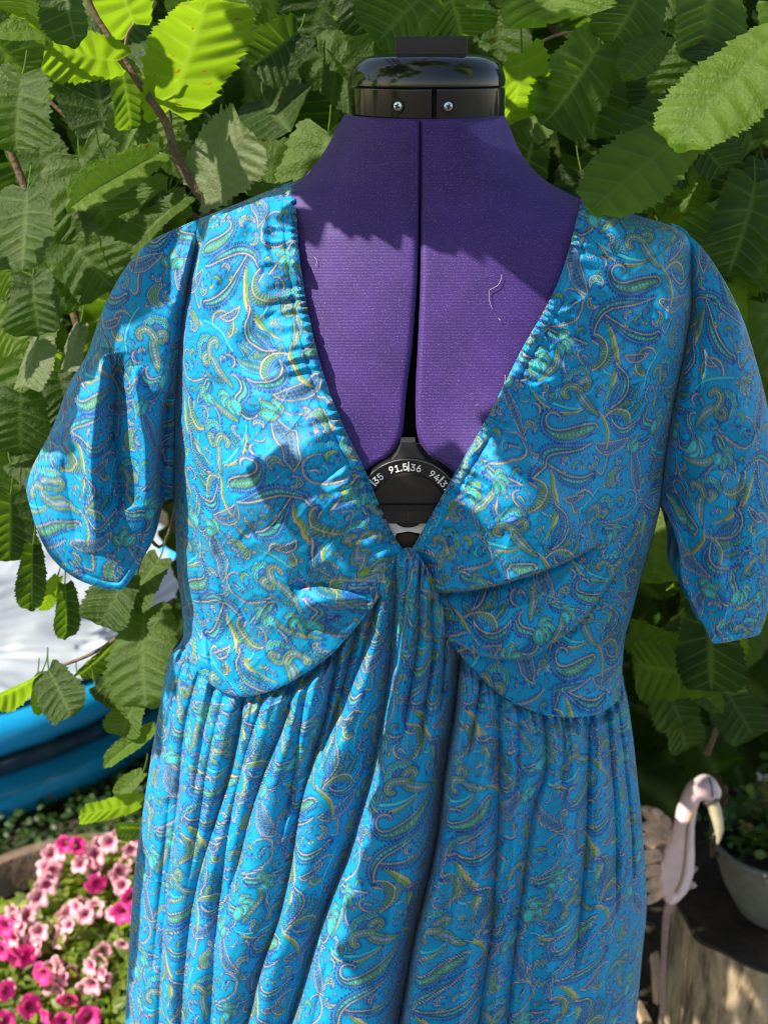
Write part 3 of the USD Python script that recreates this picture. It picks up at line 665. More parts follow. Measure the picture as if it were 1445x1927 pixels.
for side in (-1, 1):
    rows = np.linspace(208, 1040, 420); n = 200
    a = (LX if side < 0 else RX)(np.minimum(rows, 800)) - side * 42 * sm(rows, 430, 560)
    b = seam_gap(rows, side)
    s = np.linspace(0, 1, n)[None]; s = 1 - (1 - s) ** 1.35
    px = a[:, None] + (b - a)[:, None] * s; py = np.repeat(rows[:, None], n, 1)
    py = py + 3 + 12 * np.sqrt(np.clip(1 - ((px - 799) / 153) ** 2, 0, 1)) * np.exp(-(py - 208) / 40)
    Y = depth(px, py) + np.where(py < 350, 0.0, .008 * sm(py, 350, 420) + .022 * sm(np.abs(px - (NKL(py) + NKR(py)) / 2) - (NKR(py) - NKL(py)) / 2 - 14, 0, 45) * sm(py, 340, 352))
    e = np.abs(px - b[:, None]); Y += .006 * np.exp(-e / 3.2)
    Y += .004 * np.exp(-(rows[:, None] - 208) / 4.0)
    P = at(px, py, Y)
    obj('padded_panel', (P.reshape(-1, 3), grid_faces(len(rows), n)), knit, FORM, smooth=True, uv=np.stack([px, py - .00 * px], -1).reshape(-1, 2))
black = plain('black_plastic', (.010, .010, .011), .12, specular_ior_level=.6)
matblack = plain('black_matt_plastic', (.012, .011, .012), .38, bump=(900.0, .15, .0005))
darkcore = plain('dark_core', (.006, .005, .010), .8)
# inner shell seen in the gap between the panels
rows = np.linspace(200, 1060, 60); th = np.linspace(0, 2 * np.pi, 48, endpoint=False)
L, R = at(LX(rows), rows, YC), at(RX(rows), rows, YC)
c, h = (L + R) / 2, (R - L) / 2 * .86
V = c[:, None] + h[:, None] * np.cos(th)[None, :, None]; V[..., 1] += (BD(rows) - .045)[:, None] * np.where(np.sin(th) > 0, .55, 1.0) * np.sin(th)
obj('inner_shell', (V.reshape(-1, 3), grid_faces(60, 48, True)), darkcore, FORM, smooth=True)
# neck cap
NC = at(803, 190, YC); m_ = mpp(YC, 190); Rn = 147 * m_
zz = lambda p: (190 - p) * m_ * 1.03
tilt = trimesh.transformations.rotation_matrix(math.radians(3.0), [1, 0, 0])[:3, :3]
def placed(v): return np.asarray(v) @ tilt.T + NC
prof = [(Rn * 1.0, zz(161))]
for a in np.linspace(0, 1, 14): 
    ang = a * np.pi / 2; prof.append((Rn * (.70 + .30 * math.cos(ang)), zz(158) + (zz(112) - zz(158)) * math.sin(ang)))
prof += [(Rn * .6, zz(108)), (Rn * .3, zz(106)), (.0001, zz(106))]
v, f = lathe([(Rn * .93, zz(163)), (Rn * .985, zz(163))] + prof, 96, (0, 0, 0)); obj('cap_dome', (placed(v), f), black, FORM, smooth=40)
for side in (-1, 1):
    a0, a1 = (math.radians(180), math.radians(271.5)) if side < 0 else (math.radians(275.0), math.radians(361))
    th = np.linspace(a0, a1, 60); rr = Rn * (1.0 if side > 0 else .985)
    pr = [(rr - .004, zz(165)), (rr - .0006, zz(165)), (rr, zz(167)), (rr * .995, zz(232)), (rr - .004, zz(233))]
    # a closed half band with the end faces
    V = np.array([[(r * math.cos(t), r * math.sin(t), z) for t in th] for r, z in pr])
    obj('collar_half', (placed(V.reshape(-1, 3)), grid_faces(5, 60)), black, FORM, smooth=40, label=None)
v, f = lathe([(Rn * .9, zz(160)), (Rn * .9, zz(236))], 64, (0, 0, 0)); obj('collar_core', (placed(v), f), darkcore, FORM, smooth=True)
steel = plain('zinc_screw', (.55, .58, .62), .25, metallic=1.0, bump=(1500.0, .4, .0005))
for sx in (745, 838):
    a = math.asin((sx - 803) * m_ / Rn); ctr = np.array([Rn * math.sin(a), -Rn * math.cos(a), zz(193)])
    nrm = np.array([math.sin(a), -math.cos(a), 0]); tg = np.array([math.cos(a), math.sin(a), 0])
    def disc(r, out, n=28, dome=0.0):
        th = np.linspace(0, 2 * np.pi, n, endpoint=False)
        ring = ctr + nrm * out + r * (np.cos(th)[:, None] * tg + np.sin(th)[:, None] * np.array([0, 0, 1.]))
        v = np.vstack([ring, ctr + nrm * (out + dome)]); q = np.arange(n)
        return v, np.stack([q, (q + 1) % n, np.full(n, n)], 1)
    v, f = disc(12.0 * m_, .0006); ho = obj('screw_hole', (placed(v), f), darkcore, FORM)
    rim = tube(placed(ctr + nrm * .0004 + 12.2 * m_ * (np.cos(np.linspace(0, 6.2832, 40))[:, None] * tg + np.sin(np.linspace(0, 6.2832, 40))[:, None] * np.array([0, 0, 1.]))), .0005, 6)
    obj('hole_rim', rim, black, ho, smooth=True)
    ctr = ctr + tg * 3 * m_ * (1 if sx < 800 else -.6)
    v, f = disc(8.0 * m_, .0009, 28, .0014); sc = obj('screw', (placed(v), f), steel, FORM, smooth=True)
    bars = []
    for q in (0.4, 0.4 + math.pi / 2):
        b = trimesh.creation.box((9 * m_, .0012, 2.2 * m_)); b.apply_transform(trimesh.transformations.rotation_matrix(q, [0, 1, 0])); b.apply_transform(trimesh.transformations.rotation_matrix(a, [0, 0, 1])); b.apply_translation(ctr + nrm * .0018); bars.append((b.vertices, b.faces))
    v, f = join(bars); obj('cross_slot', (placed(v), f), darkcore, sc)
# handle block on the cap, ridged on top
bx0, bx1 = (742 - 803) * m_, (874 - 803) * m_
b = m3.Manifold.batch_hull([m3.Manifold.sphere(.0012, 12).translate((x, y, z)) for x in (bx0 + .0012, bx1 - .0012) for y in (-.020, .020) for z in (zz(112), zz(80) - .0012)])
grip = obj('grip_block', placed(trimesh.Trimesh(b.to_mesh().vert_properties[:, :3], b.to_mesh().tri_verts).vertices) if False else (placed(b.to_mesh().vert_properties[:, :3]), b.to_mesh().tri_verts), matblack, FORM, smooth=35)
for kx in range(17):
    x = bx0 + .002 + (bx1 - bx0 - .004) * kx / 16
    rb = m3.Manifold.batch_hull([m3.Manifold.sphere(.0008, 8).translate((x, y, zz(80))) for y in (-.018, .018)]).to_mesh()
    obj('grip_rib', (placed(rb.vert_properties[:, :3]), rb.tri_verts), matblack, grip, smooth=True)
# adjusting dial in the neckline
YD = float(depth(np.array(768.), np.array(950.))) + .006
def arc(r, a0, a1, n=60, cx_=DCX, cy_=DCY): 
    a = np.radians(np.linspace(a0, a1, n)); return np.stack([cx_ + r * np.sin(a), cy_ - r * np.cos(a)], 1)
recess = np.vstack([arc(130, -115, 115)]); obj('dial_recess', slab(recess, YD + .011, .01), darkcore, FORM)
plate = obj('dial_plate', slab(arc(103, -100, 100, 90), YD, .010, .0012), matblack, FORM, smooth=30)
inner = np.vstack([arc(73, -74, 74, 60)]); knob = obj('dial_knob', slab(inner, YD - .0022, .004, .0012), matblack, FORM, smooth=30)
rim = at(*arc(101.5, -100, 100, 90).T, YD - .0004); obj('dial_rim', tube(rim, .0006, 6), plain('grey_rim', (.10, .10, .11), .25), plate, smooth=True)
rim = at(*arc(75, -74, 74, 70).T, YD - .0003); obj('dial_groove', tube(rim, .0005, 6), darkcore, knob, smooth=True)
neckp = np.array([(756, 832), (780, 832), (782, 842), (788, 854), (800, 868), (768, 876), (736, 868), (748, 854), (754, 842)]); obj('dial_stem', slab(neckp, YD + .001, .012, .001), plain('stem_plastic', (.03, .03, .034), .35), FORM, smooth=30)
obj('dial_slot', slab([(690, 951), (850, 951), (850, 961), (690, 961)], YD - .0035, .002), plain('slot_blue_black', (.008, .009, .016), .3), FORM)
dbase = obj('dial_base', slab([(690, 961), (850, 961), (850, 984), (690, 984)], YD - .004, .006, .0008), matblack, FORM, smooth=30)
white = plain('white_plastic', (.72, .70, .68), .35)
obj('white_collar', slab([(700, 985), (838, 985), (830, 1010), (806, 1040), (790, 1004), (768, 1000), (746, 1004), (730, 1040), (706, 1010)], YD + .001, .006, .001), white, FORM, smooth=30)
obj('release_button', slab(np.vstack([np.array([(748, 984.5), (788, 984.5)]), arc(20, 90, 270, 20, 768, 984)[1:-1] * [1, .45] + [0, 984 * .55]]), YD - .002, .004, .0006), black, FORM, smooth=30)
obj('lower_hub', slab(arc(30, -180, 176, 60, 767, 1033), YD + .003, .006, .0008), plain('hub_plastic', (.03, .018, .010), .25), FORM, smooth=30)
ink = plain('white_print', (.75, .75, .74), .5); grey = plain('grey_moulding', (.035, .032, .03), .4)
def dial_text(s, a, r, h, bold=True):
    tm = meshkit.text_mesh(s, h, .0003, bold); v = tm.vertices.copy(); v[:, 0] -= (v[:, 0].min() + v[:, 0].max()) / 2; 
    A = math.radians(a); X = DCX + r * math.sin(A); Yp = DCY - r * math.cos(A)
    qx = X + v[:, 0] * math.cos(A) + v[:, 1] * math.sin(A); qy = Yp + v[:, 0] * math.sin(A) - v[:, 1] * math.cos(A)
    P = at(qx, qy, YD - .0006); P[:, 1] -= v[:, 2]
    return P, tm.faces
def dial_bar(a, r0, r1, w):
    A = math.radians(a); o = np.array([math.sin(A), -math.cos(A)]); t_ = np.array([math.cos(A), math.sin(A)]); c_ = np.array([DCX, DCY])
    return slab([c_ + o * r0 - t_ * w, c_ + o * r1 - t_ * w, c_ + o * r1 + t_ * w, c_ + o * r0 + t_ * w], YD - .0008, .0006)
for s, a in (('91.5', -12.5), ('36', 9.5), ('35', -41), ('94', 35), ('37', 54), ('89', -62)):
    obj('printed_number', dial_text(s, a, 80.5, 12.5), ink, plate)
for a in (0.5, -49.5, 44.5): obj('scale_mark', dial_bar(a, 79, 97, 1.7), ink, plate)
arrow = join([slab([(766.6, 965), (769.0, 965), (769.0, 979), (766.6, 979)], YD - .0044, .0006), slab([(762.5, 968.5), (767.8, 963), (773, 968.5), (771.5, 969.5), (767.8, 966), (764, 969.5)], YD - .0046, .0006)])
obj('arrow_mark', arrow, grey, dbase)
# loose fibres on the knit
fibre = plain('white_fibre', (.34, .32, .34), .7)
for pts, r in [([(716, 320), (722, 306), (734, 301), (742, 300)], .00022), ([(592, 484), (596, 490), (594, 500)], .00022), ([(944, 516), (938, 535), (920, 548), (921, 565), (926, 580)], .00020), ([(938, 599), (941, 602)], .0004), ([(948, 722), (951, 712), (950, 705)], .0002)]:
    c = spline(pts, 16) if len(pts) > 2 else np.asarray(pts, float)
    obj('loose_fibre', tube(at(c[:, 0], c[:, 1], depth(c[:, 0], c[:, 1]) + .0062), r, 5), fibre, FORM)
# stand under the skirt
base = at(780, 1900, YC); pole = tube([(base[0], YC + .02, .05), (base[0], YC + .02, 1.0)], .014, 16); obj('pole', pole, black, FORM, smooth=30)
for k in range(4):
    a = k * np.pi / 2 + .5; obj('foot', tube([(base[0], YC + .02, .10), (base[0] + .14 * math.cos(a), YC + .02 + .14 * math.sin(a), .06), (base[0] + .26 * math.cos(a), YC + .02 + .26 * math.sin(a), .02)], [.012, .011, .012], 10), black, FORM, smooth=30)
# ------------------------------------------------------------------ hazel leaves
def leaf_material(name, spec, tr): return usdkit.material(stage, '/World/Looks/' + name, {
    'a': ('attribute', {'attribute': 'tint'}), 's': ('separate_xyz', {}), 'g': ('geometry', {}),
    'n': ('noise_texture', {'scale': 55.0, 'detail': 4.0}), 'n2': ('noise_texture', {'scale': 230.0, 'detail': 3.0, 'roughness': .7}),
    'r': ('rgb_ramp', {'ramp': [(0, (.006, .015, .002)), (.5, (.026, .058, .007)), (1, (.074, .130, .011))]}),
    'ad': ('math', {'math_type': 'multiply_add', 'value2': .35}), 
    'mv': ('mix', {'color2': (.12, .18, .055)}), 'fv': ('math', {'math_type': 'multiply', 'value2': .42}),
    'sp': ('rgb_ramp', {'ramp': [(.66, (0, 0, 0)), (.70, (1, 1, 1))]}), 'fs': ('math', {'math_type': 'multiply'}), 'ms': ('mix', {'color2': (.10, .055, .010)}),
    'nb': ('noise_texture', {'scale': 130.0, 'detail': 3.0}),
    'back': ('mix', {'color2': (.17, .205, .115)}), 'fb': ('math', {'math_type': 'multiply', 'value2': .85}),
    'bmp': ('bump', {'strength': .85, 'distance': .0024}),
    'p': ('principled_bsdf', {'roughness': .50, 'specular_ior_level': spec}),
    'tc': ('mix', {'mix_type': 'multiply', 'fac': 1.0, 'color2': (4.6, 4.4, 1.25)}),
    't': ('translucent_bsdf', {}), 'm': ('mix_closure', {'fac': tr})},
    [('a.vector', 's.vector'), ('g.position', 'n.vector'), ('g.position', 'n2.vector'), ('g.position', 'nb.vector'), ('n.fac', 'ad.value1'), ('s.y', 'ad.value3'), ('ad.value', 'r.fac'),
     ('r.color', 'mv.color1'), ('s.x', 'fv.value1'), ('fv.value', 'mv.fac'), ('nb.fac', 'sp.fac'), ('sp.color', 'fs.value1'), ('s.z', 'fs.value2'), ('fs.value', 'ms.fac'), ('mv.color', 'ms.color1'),
     ('ms.color', 'back.color1'), ('g.backfacing', 'fb.value1'), ('fb.value', 'back.fac'), ('back.color', 'p.base_color'), ('n2.fac', 'bmp.height'), ('bmp.normal', 'p.normal'),
     ('ms.color', 'tc.color1'), ('tc.color', 't.color'), ('p.BSDF', 'm.closure1'), ('t.BSDF', 'm.closure2')], surface='m.closure')
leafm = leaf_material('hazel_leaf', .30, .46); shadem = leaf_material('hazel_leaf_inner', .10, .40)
bark = plain('hazel_bark', (.11, .070, .040), .75, noise=(120.0, .45), bump=(300.0, .6, .002))
twigm = plain('hazel_twig', (.16, .13, .055), .6, noise=(150.0, .3), bump=(400.0, .4, .001))
rl = np.random.default_rng(77)
def leaf_template(nu, nv, teeth=26, veins=7):
    t = np.linspace(0, 1, nu)[:, None]; v = np.linspace(-1, 1, 2 * nv + 1)[None]
    f = (1 - t) ** .62 * (.36 + 2.3 * t) ** .85; f = f / f.max(); f = f * (1 - .38 * sm(t, .84, .95))
    sl = -.62 + 1.20 * sm(t, 0, .42)
    saw = (t * teeth + .3 * np.sin(t * 23)) % 1; big = (t * 9 + .2 * np.sin(t * 11)) % 1
    tooth = np.where(np.abs(v) > .99, .95 + .10 * saw ** 1.5 + .10 * big ** 2, np.where(np.abs(v) > .85, 1 + .03 * big, 1.0))
    x = v * f * tooth; yo = np.abs(v) ** 1.1 * f * sl
    ph = t * veins; fv = np.abs(ph - np.round(ph))
    vein = np.maximum(np.exp(-(fv / .07) ** 2) * (1 - .5 * np.abs(v)), np.exp(-(v / (.035 + .5 / nv / 3)) ** 2))
    rel = np.cos(2 * np.pi * ph) * (np.abs(v) ** .5) * (1 - np.abs(v) ** 6)
    return t, v, x, yo, vein, rel
TEMPL = {}
def leaves(base, tip, width, nrm, nu=30, nv=5, foldv=None, curl=None, wave=None, rand=None, spot=0.0, stalk=True, seed=0):
    """n leaves at once from base and tip points, widths and upper-side normals -> (vertices, faces, tint)"""
    base, tip = np.atleast_2d(base).astype(float), np.atleast_2d(tip).astype(float); n = len(base); r = np.random.default_rng(seed + 5)
    width = np.broadcast_to(width, (n,)).astype(float); g = lambda x, lo, hi: np.broadcast_to(r.uniform(lo, hi, n) if x is None else x, (n,)).astype(float)
    foldv, curl, wave, rand = g(foldv, .02, .42), g(curl, -.05, .24), g(wave, .02, .12), g(rand, 0, .75)
    if (nu, nv) not in TEMPL: TEMPL[nu, nv] = leaf_template(nu, nv)
    t, v, x, yo, vein, rel = TEMPL[nu, nv]
    ax = tip - base; L = np.linalg.norm(ax, axis=1, keepdims=True); ay = ax / L
    nz = np.broadcast_to(np.atleast_2d(nrm), (n, 3)); nz = nz - (nz * ay).sum(1, keepdims=True) * ay; nz = nz / (np.linalg.norm(nz, axis=1, keepdims=True) + 1e-9)
    axx = np.cross(ay, nz)
    e = lambda a: a[:, None, None]
    hw = e(width / 2); asym = 1 + .10 * np.sign(v)[None] * e(r.uniform(-1, 1, n))
    X = hw * x[None] * asym * (1 + .07 * np.sin(t[None] * 7.5 + np.sign(v)[None] * 1.3 + e(r.uniform(0, 6, n)))); Ly = e(L[:, 0]); Yl = Ly * t[None] * .97 + hw * yo[None] * (1 - .2 * t[None])
    bend = e(r.uniform(-.07, .07, n)); X = X + bend * Ly * (t[None] ** 2)
    Z = e(foldv) * np.abs(X) - e(curl) * Ly * t[None] ** 2 + hw * .030 * rel[None] + e(wave) * hw * np.sin(t[None] * 9 + np.sign(v)[None] * 1.7 + e(r.uniform(0, 6, n))) * np.abs(v)[None] ** 1.5
    Z = Z - .25 * hw * np.abs(v)[None] ** 3 * e(r.uniform(-.2, .8, n)) 
    P = base[:, None, None] + X[..., None] * axx[:, None, None] + Yl[..., None] * ay[:, None, None] + Z[..., None] * nz[:, None, None]
    nr, nc = t.shape[0], v.shape[1]; f0 = grid_faces(nr, nc)
    V = P.reshape(n, -1, 3); tint = np.stack([np.broadcast_to(vein[None], (n, nr, nc)), np.broadcast_to(e(rand), (n, nr, nc)), np.full((n, nr, nc), spot)], -1).reshape(n, -1, 3)
    m = V.shape[1]; Fc = (f0[None] + (np.arange(n) * m)[:, None, None]).reshape(-1, 3)
    V, tint = V.reshape(-1, 3), tint.reshape(-1, 3)
    if stalk:
        parts = [(V, Fc)]; 
        for k in range(n):
            s = .15 * L[k, 0]; p = np.stack([base[k] + ay[k] * .012 * 0, base[k] - ay[k] * s * .5 + [0, .004, .003], base[k] - ay[k] * s * .9 + np.array([0, .012, .012])])
            parts.append(tube(p, [.0008, .0007, .0007], 5, 5))
        V, Fc = join(parts); tint = np.vstack([tint, np.tile([.8, .6, 0], (len(V) - len(tint), 1))])
    return V, Fc, tint
HEDGE = thing('hazel_bush', 'green leafy hazel bush filling the background behind the dress form', 'bush', (0, .5, 0))
def leaf_obj(b, t, w, nrm, parent=HEDGE, name='leaf', nu=130, nv=9, label=None, **kw):
    V, Fc, tint = leaves(b, t, w, nrm, nu, nv, **kw)
    return obj(name, (V, Fc), leafm, parent, smooth=60 if False else True, tint=tint, label=label)
# leaves one can single out in the photograph: base px, tip px, width px, depth at base, depth at tip, normal tilt (right, up), upper side shown?, options
NUP = np.array([0, -1.0, .0])
HERO = [
    ((318, 206), (398, -6), 180, .15, .085, (.50, -.5), 1, dict(rand=1.0, spot=1.0, foldv=.10, curl=.05)),
    ((253, 44), (205, -70), 118, .20, .15, (.5, -.5), 1, dict(rand=1.0, foldv=.1)),
    ((222, 113), (82, 100), 134, .12, .10, (.30, -1.1), 1, dict(rand=.8, foldv=.12)),
    ((148, 70), (-14, 34), 56, .24, .20, (.2, .8), 1, dict(rand=.9, foldv=.25)),
    ((42, 140), (18, 272), 135, .13, .10, (.0, .2), 1, dict(rand=.45)),
    ((118, -70), (130, 88), 84, .06, .03, (-.3, .6), 1, dict(rand=.3, curl=.12)),
    ((60, -40), (50, 28), 150, .12, .10, (.4, -.3), 1, dict(rand=.9)),
    ((196, 240), (180, 122), 140, .22, .24, (.3, -.4), 1, dict(rand=.2)),
    ((300, 288), (122, 384), 78, .11, .06, (.55, .85), 1, dict(rand=.95, spot=.8, foldv=.75, curl=.10)),
    ((150, 292), (205, 416), 190, .17, .15, (.1, -.2), 1, dict(rand=.5)),
    ((376, 357), (482, 232), 150, .12, .10, (-.5, .15), 0, dict(rand=.7, foldv=.12)),
    ((52, 356), (42, 512), 140, .10, .06, (-.35, .55), 1, dict(rand=.4, foldv=.18)),
    ((112, 428), (212, 548), 140, .15, .13, (.2, -.1), 1, dict(rand=.45)),
    ((352, 370), (214, 470), 70, .15, .12, (-.2, .8), 1, dict(rand=.5, foldv=.5)),
    ((62, 520), (68, 626), 106, .12, .10, (-.1, .4), 1, dict(rand=.35, foldv=.3)),
    ((0, 496), (36, 545), 70, .12, .12, (.6, -.4), 1, dict(rand=1.0)), ((-10, 590), (42, 650), 84, .13, .12, (.6, -.4), 1, dict(rand=1.0)),
    ((70, 640), (40, 730), 100, .14, .12, (-.6, .1), 0, dict(rand=.7)), ((150, 612), (120, 700), 58, .14, .12, (-.5, .2), 0, dict(rand=.6)),
    ((130, 676), (52, 690), 48, .16, .15, (.5, -.5), 1, dict(rand=1.0)), ((110, 700), (140, 800), 110, .2, .18, (.2, 0), 1, dict(rand=.3)),
    ((40, 740), (30, 858), 120, .15, .14, (.1, .2), 1, dict(rand=.35)), ((20, 870), (90, 900), 60, .16, .15, (.4, .5), 1, dict(rand=.4)),
    ((272, 1152), (254, 1328), 156, .12, .06, (-.25, .65), 1, dict(rand=.55, foldv=.10)),
    ((236, 1086), (190, 1180), 104, .13, .10, (-.1, .5), 1, dict(rand=.4)), ((300, 1052), (232, 1150), 90, .15, .12, (-.3, .6), 1, dict(rand=.5)),
    ((72, 1274), (-26, 1336), 112, .14, .12, (.5, -1.0), 1, dict(rand=1.0)), ((92, 1262), (140, 1348), 94, .13, .10, (.0, .25), 1, dict(rand=.35, foldv=.2)),
    ((70, 1280), (74, 1350), 34, .14, .13, (.6, -.4), 1, dict(rand=1.0)),
    ((122, 1100), (132, 1208), 56, .15, .14, (.6, .0), 1, dict(rand=.2)), ((62, 1025), (56, 1156), 60, .14, .13, (.5, .0), 1, dict(rand=.15)),
    ((108, 1086), (74, 1150), 48, .16, .15, (.7, -.4), 1, dict(rand=1.0)), ((20, 930), (18, 1060), 110, .15, .14, (.4, .1), 1, dict(rand=.2)),
    ((150, 1270), (230, 1215), 60, .17, .16, (.3, -.6), 1, dict(rand=.4)), ((180, 1290), (255, 1335), 60, .15, .14, (.3, 0), 1, dict(rand=.2)),
    ((250, 1330), (225, 1385), 80, .14, .12, (-.2, .5), 1, dict(rand=.6)), ((292, 1368), (188, 1438), 44, .13, .10, (-.2, .8), 1, dict(rand=.8, foldv=.5)),
    ((262, 1512), (142, 1538), 84, .20, .16, (.5, -.5), 1, dict(rand=.9)), ((268, 1455), (215, 1500), 40, .22, .2, (-.2, .6), 1, dict(rand=.8)), ((280, 1560), (215, 1560), 60, .22, .22, (.5, -.3), 1, dict(rand=.9)),
    ((1026, -92), (1034, 37), 186, .02, -.02, (-.1, .75), 1, dict(rand=.8)),
    ((982, 98), (978, 252), 118, .09, .14, (.6, -.5), 1, dict(rand=.9, foldv=.1)), ((1128, 80), (1048, 238), 142, .15, .12, (.2, -.15), 1, dict(rand=.5, foldv=.1)),
    ((1120, 95), (1130, 262), 110, .2, .18, (.2, 0), 1, dict(rand=.4)), ((800, -14), (706, 74), 130, .17, .15, (.2, .1), 1, dict(rand=.45)), ((840, -30), (880, 70), 120, .2, .2, (.2, .1), 1, dict(rand=.5)),
    ((1304, 236), (1112, 388), 150, .06, .0, (-.25, .62), 1, dict(rand=.75, foldv=.15, curl=.08)), ((1310, 190), (1200, 282), 120, .12, .10, (-.1, .4), 1, dict(rand=.35)),
    ((1462, 60), (1276, 268), 156, -.02, -.07, (-.25, .62), 1, dict(rand=.8, foldv=.15, curl=.08)), ((1300, 250), (1362, 320), 90, .14, .12, (.1, .3), 1, dict(rand=.3)),
    ((1420, 345), (1390, 520), 150, .16, .14, (.2, .1), 1, dict(rand=.35)), ((1350, 60), (1330, 130), 110, .2, .18, (.2, .1), 1, dict(rand=.3)), ((1215, -40), (1165, 80), 120, .16, .14, (.2, .2), 1, dict(rand=.4)),
    ((1250, 70), (1180, 135), 70, .15, .12, (-.2, .4), 1, dict(rand=.6)), ((1238, 952), (1236, 1094), 128, .26, .22, (-.3, .25), 1, dict(rand=1.0, foldv=.05)),
    ((1300, 1060), (1270, 1110), 90, .3, .3, (.6, -.2), 1, dict(rand=.9)), ((1185, 1190), (1270, 1240), 90, .32, .3, (.5, -.3), 1, dict(rand=.9)),
    ((1225, 1235), (1290, 1370), 120, .3, .26, (.3, .3), 1, dict(rand=.4)), ((1268, 1258), (1362, 1340), 50, .3, .26, (-.2, .7), 1, dict(rand=.6, foldv=.4)),
    ((1262, 1330), (1300, 1410), 90, .3, .28, (.3, .2), 1, dict(rand=.5)), ((1360, 1290), (1420, 1390), 110, .34, .3, (.2, .2), 1, dict(rand=.3)), ((560, 60), (470, 130), 100, .24, .22, (.3, .1), 1, dict(rand=.2)),
]
for k, (b, t, w, yb, yt, (nx_, nz_), up, kw) in enumerate(HERO):
    B, Tp = at(*b, yb), at(*t, yt); n = np.array([nx_, -.75, nz_]); n /= np.linalg.norm(n)
    if not up: n = -n
    leaf_obj(B, Tp, w * mpp((yb + yt) / 2), n, seed=100 + k, label={0: 'brightest leaf, lit through, with rusty insect spots', 8: 'leaf curled into a trough with rusty spots', 10: 'pale underside of a leaf'}.get(k), **kw)
# branches
def branch(pts, Y, r, name='branch', m=bark, n=24, parent=None):
    p = np.array([at(a, b, y) for (a, b), y in zip(pts, np.broadcast_to(Y, (len(pts),)))])
    obj(name, tube(p, np.asarray(r, float), 9, n), m, parent or HEDGE, smooth=True)
branch([(410, 420), (392, 385), (365, 350), (330, 290), (316, 238), (268, 165), (215, 82), (172, 12), (150, -60)], .125, [.0042, .0040, .0036, .0032, .0028, .0024, .0020])
branch([(318, 242), (322, 222), (318, 206)], [.125, .115, .10], [.0014, .0012, .0011], m=twigm); branch([(268, 168), (246, 135), (222, 113)], [.125, .125, .12], [.0014, .0012], m=twigm)
branch([(236, 108), (238, 72), (253, 44)], [.125, .125, .12], [.0015, .0012], m=twigm); branch([(340, 312), (322, 296), (300, 288)], [.125, .115, .11], [.0014, .0012], m=twigm); branch([(372, 362), (384, 354), (392, 352)], .125, [.0012, .0012], m=twigm)
branch([(60, 150), (130, 225), (210, 285), (330, 378), (420, 450)], .25, [.0016, .0020, .0024, .003])
branch([(8, 250), (26, 300), (48, 352), (90, 460), (150, 620), (200, 800)], .24, [.0036, .0036, .0045, .006])
branch([(1205, 2), (1180, 45), (1150, 78), (1120, 130)], .24, [.003, .0026, .002]); branch([(1130, 82), (1080, 60), (1040, 68), (1000, 92)], .18, [.0016, .0013, .0012], m=twigm)
branch([(280, 1010), (300, 1030), (330, 960), (345, 860)], .22, [.0018, .002, .003]); branch([(40, 1290), (105, 1258), (170, 1232), (250, 1180), (330, 1130)], .16, [.0012, .0016, .002, .003])
branch([(1400, 1100), (1380, 1260), (1330, 1420)], .4, [.003, .003, .0035])
for x0, x1, yy, r in ((640, 700, .8, .016), (900, 930, .7, .015), (1130, 1040, .62, .017), (1380, 1420, 1.0, .016), (560, 520, .9, .015)):
    a, b = at(x0, 1500, yy), at(x1, -150, yy); a = np.array([a[0], yy, 0.0]); mid = (a + b) / 2 + [rl.uniform(-.04, .04), 0, 0]
    obj('stem', tube([a, mid, b], [r, r * .8, r * .5], 10, 20), bark, HEDGE, smooth=True)
# the rest of the bush, random but hanging as hazel leaves do
def scatter(n, ylo, yhi, seed, x0=-160, x1=1605, y0=-260, y1=1480, keep=None, size=(.050, .088)):
    r = np.random.default_rng(seed); out = []
    while len(out) < n:
        px, py, Y = r.uniform(x0, x1), r.uniform(y0, y1), r.uniform(ylo, yhi)
        if px < 345 and py > 1000 - 40 * (px > 200): continue
        if px > 1130 and py > 1290 and Y < .85: continue
        if keep is not None and not keep(px, py, Y, r): continue
        L = r.uniform(*size); c = at(px, py, Y)
        d = np.array([r.normal(0, .55), r.normal(-.25, .3), -.75 + r.normal(0, .35)]); d /= np.linalg.norm(d)
        nn = np.array([r.normal(-.1, .38), -.72 + r.normal(0, .25), .45 + r.normal(0, .35)])
        out.append((c - d * L / 2, c + d * L / 2, L * r.uniform(.80, 1.06), nn, r.uniform(0, .8)))
    B, E, Wd, N, R = (np.array(x) for x in zip(*out)); return B, E, Wd, N, R
def near_keep(px, py, Y, r):
    if 560 < px < 1010 and 40 < py < 330 and Y < .2: return False
    if px > 1230 and py > 1380: return False
    if 430 < px < 640 and py < 330: return r.random() < .35
    return not (330 < px < 1240 and 430 < py)
B, E, Wd, N, R = scatter(180, .18, .45, 5, x0=-60, x1=1500, y0=-60, y1=1420, keep=near_keep)
BR_ = np.array([(at(*b, yb) + at(*t, yt)) / 2 for b, t, w, yb, yt, _, up, kw in HERO if kw.get('rand', 0) >= .75 or not up])
def blocks(C):   # leaves that would stand in the light of the brightest ones
    v = C[:, None] - BR_[None]; t = v @ SUN; d = np.linalg.norm(v - t[..., None] * SUN, axis=2); return ((d < .062) & (t > .01)).any(1)
kb = ~blocks((B + E) / 2); B, E, Wd, N, R = B[kb], E[kb], Wd[kb], N[kb], R[kb]
for k in range(len(B)):
    V, Fc, tint = leaves(B[k], E[k], Wd[k], N[k], 78, 6, rand=R[k], spot=float(k % 4 == 0), seed=900 + k)
    obj('leaf', (V, Fc), leafm, HEDGE, smooth=True, tint=tint)
B, E, Wd, N, R = scatter(1800, .46, 1.15, 6)
kb = ~blocks((B + E) / 2); B, E, Wd, N, R = B[kb], E[kb], Wd[kb], N[kb], R[kb]
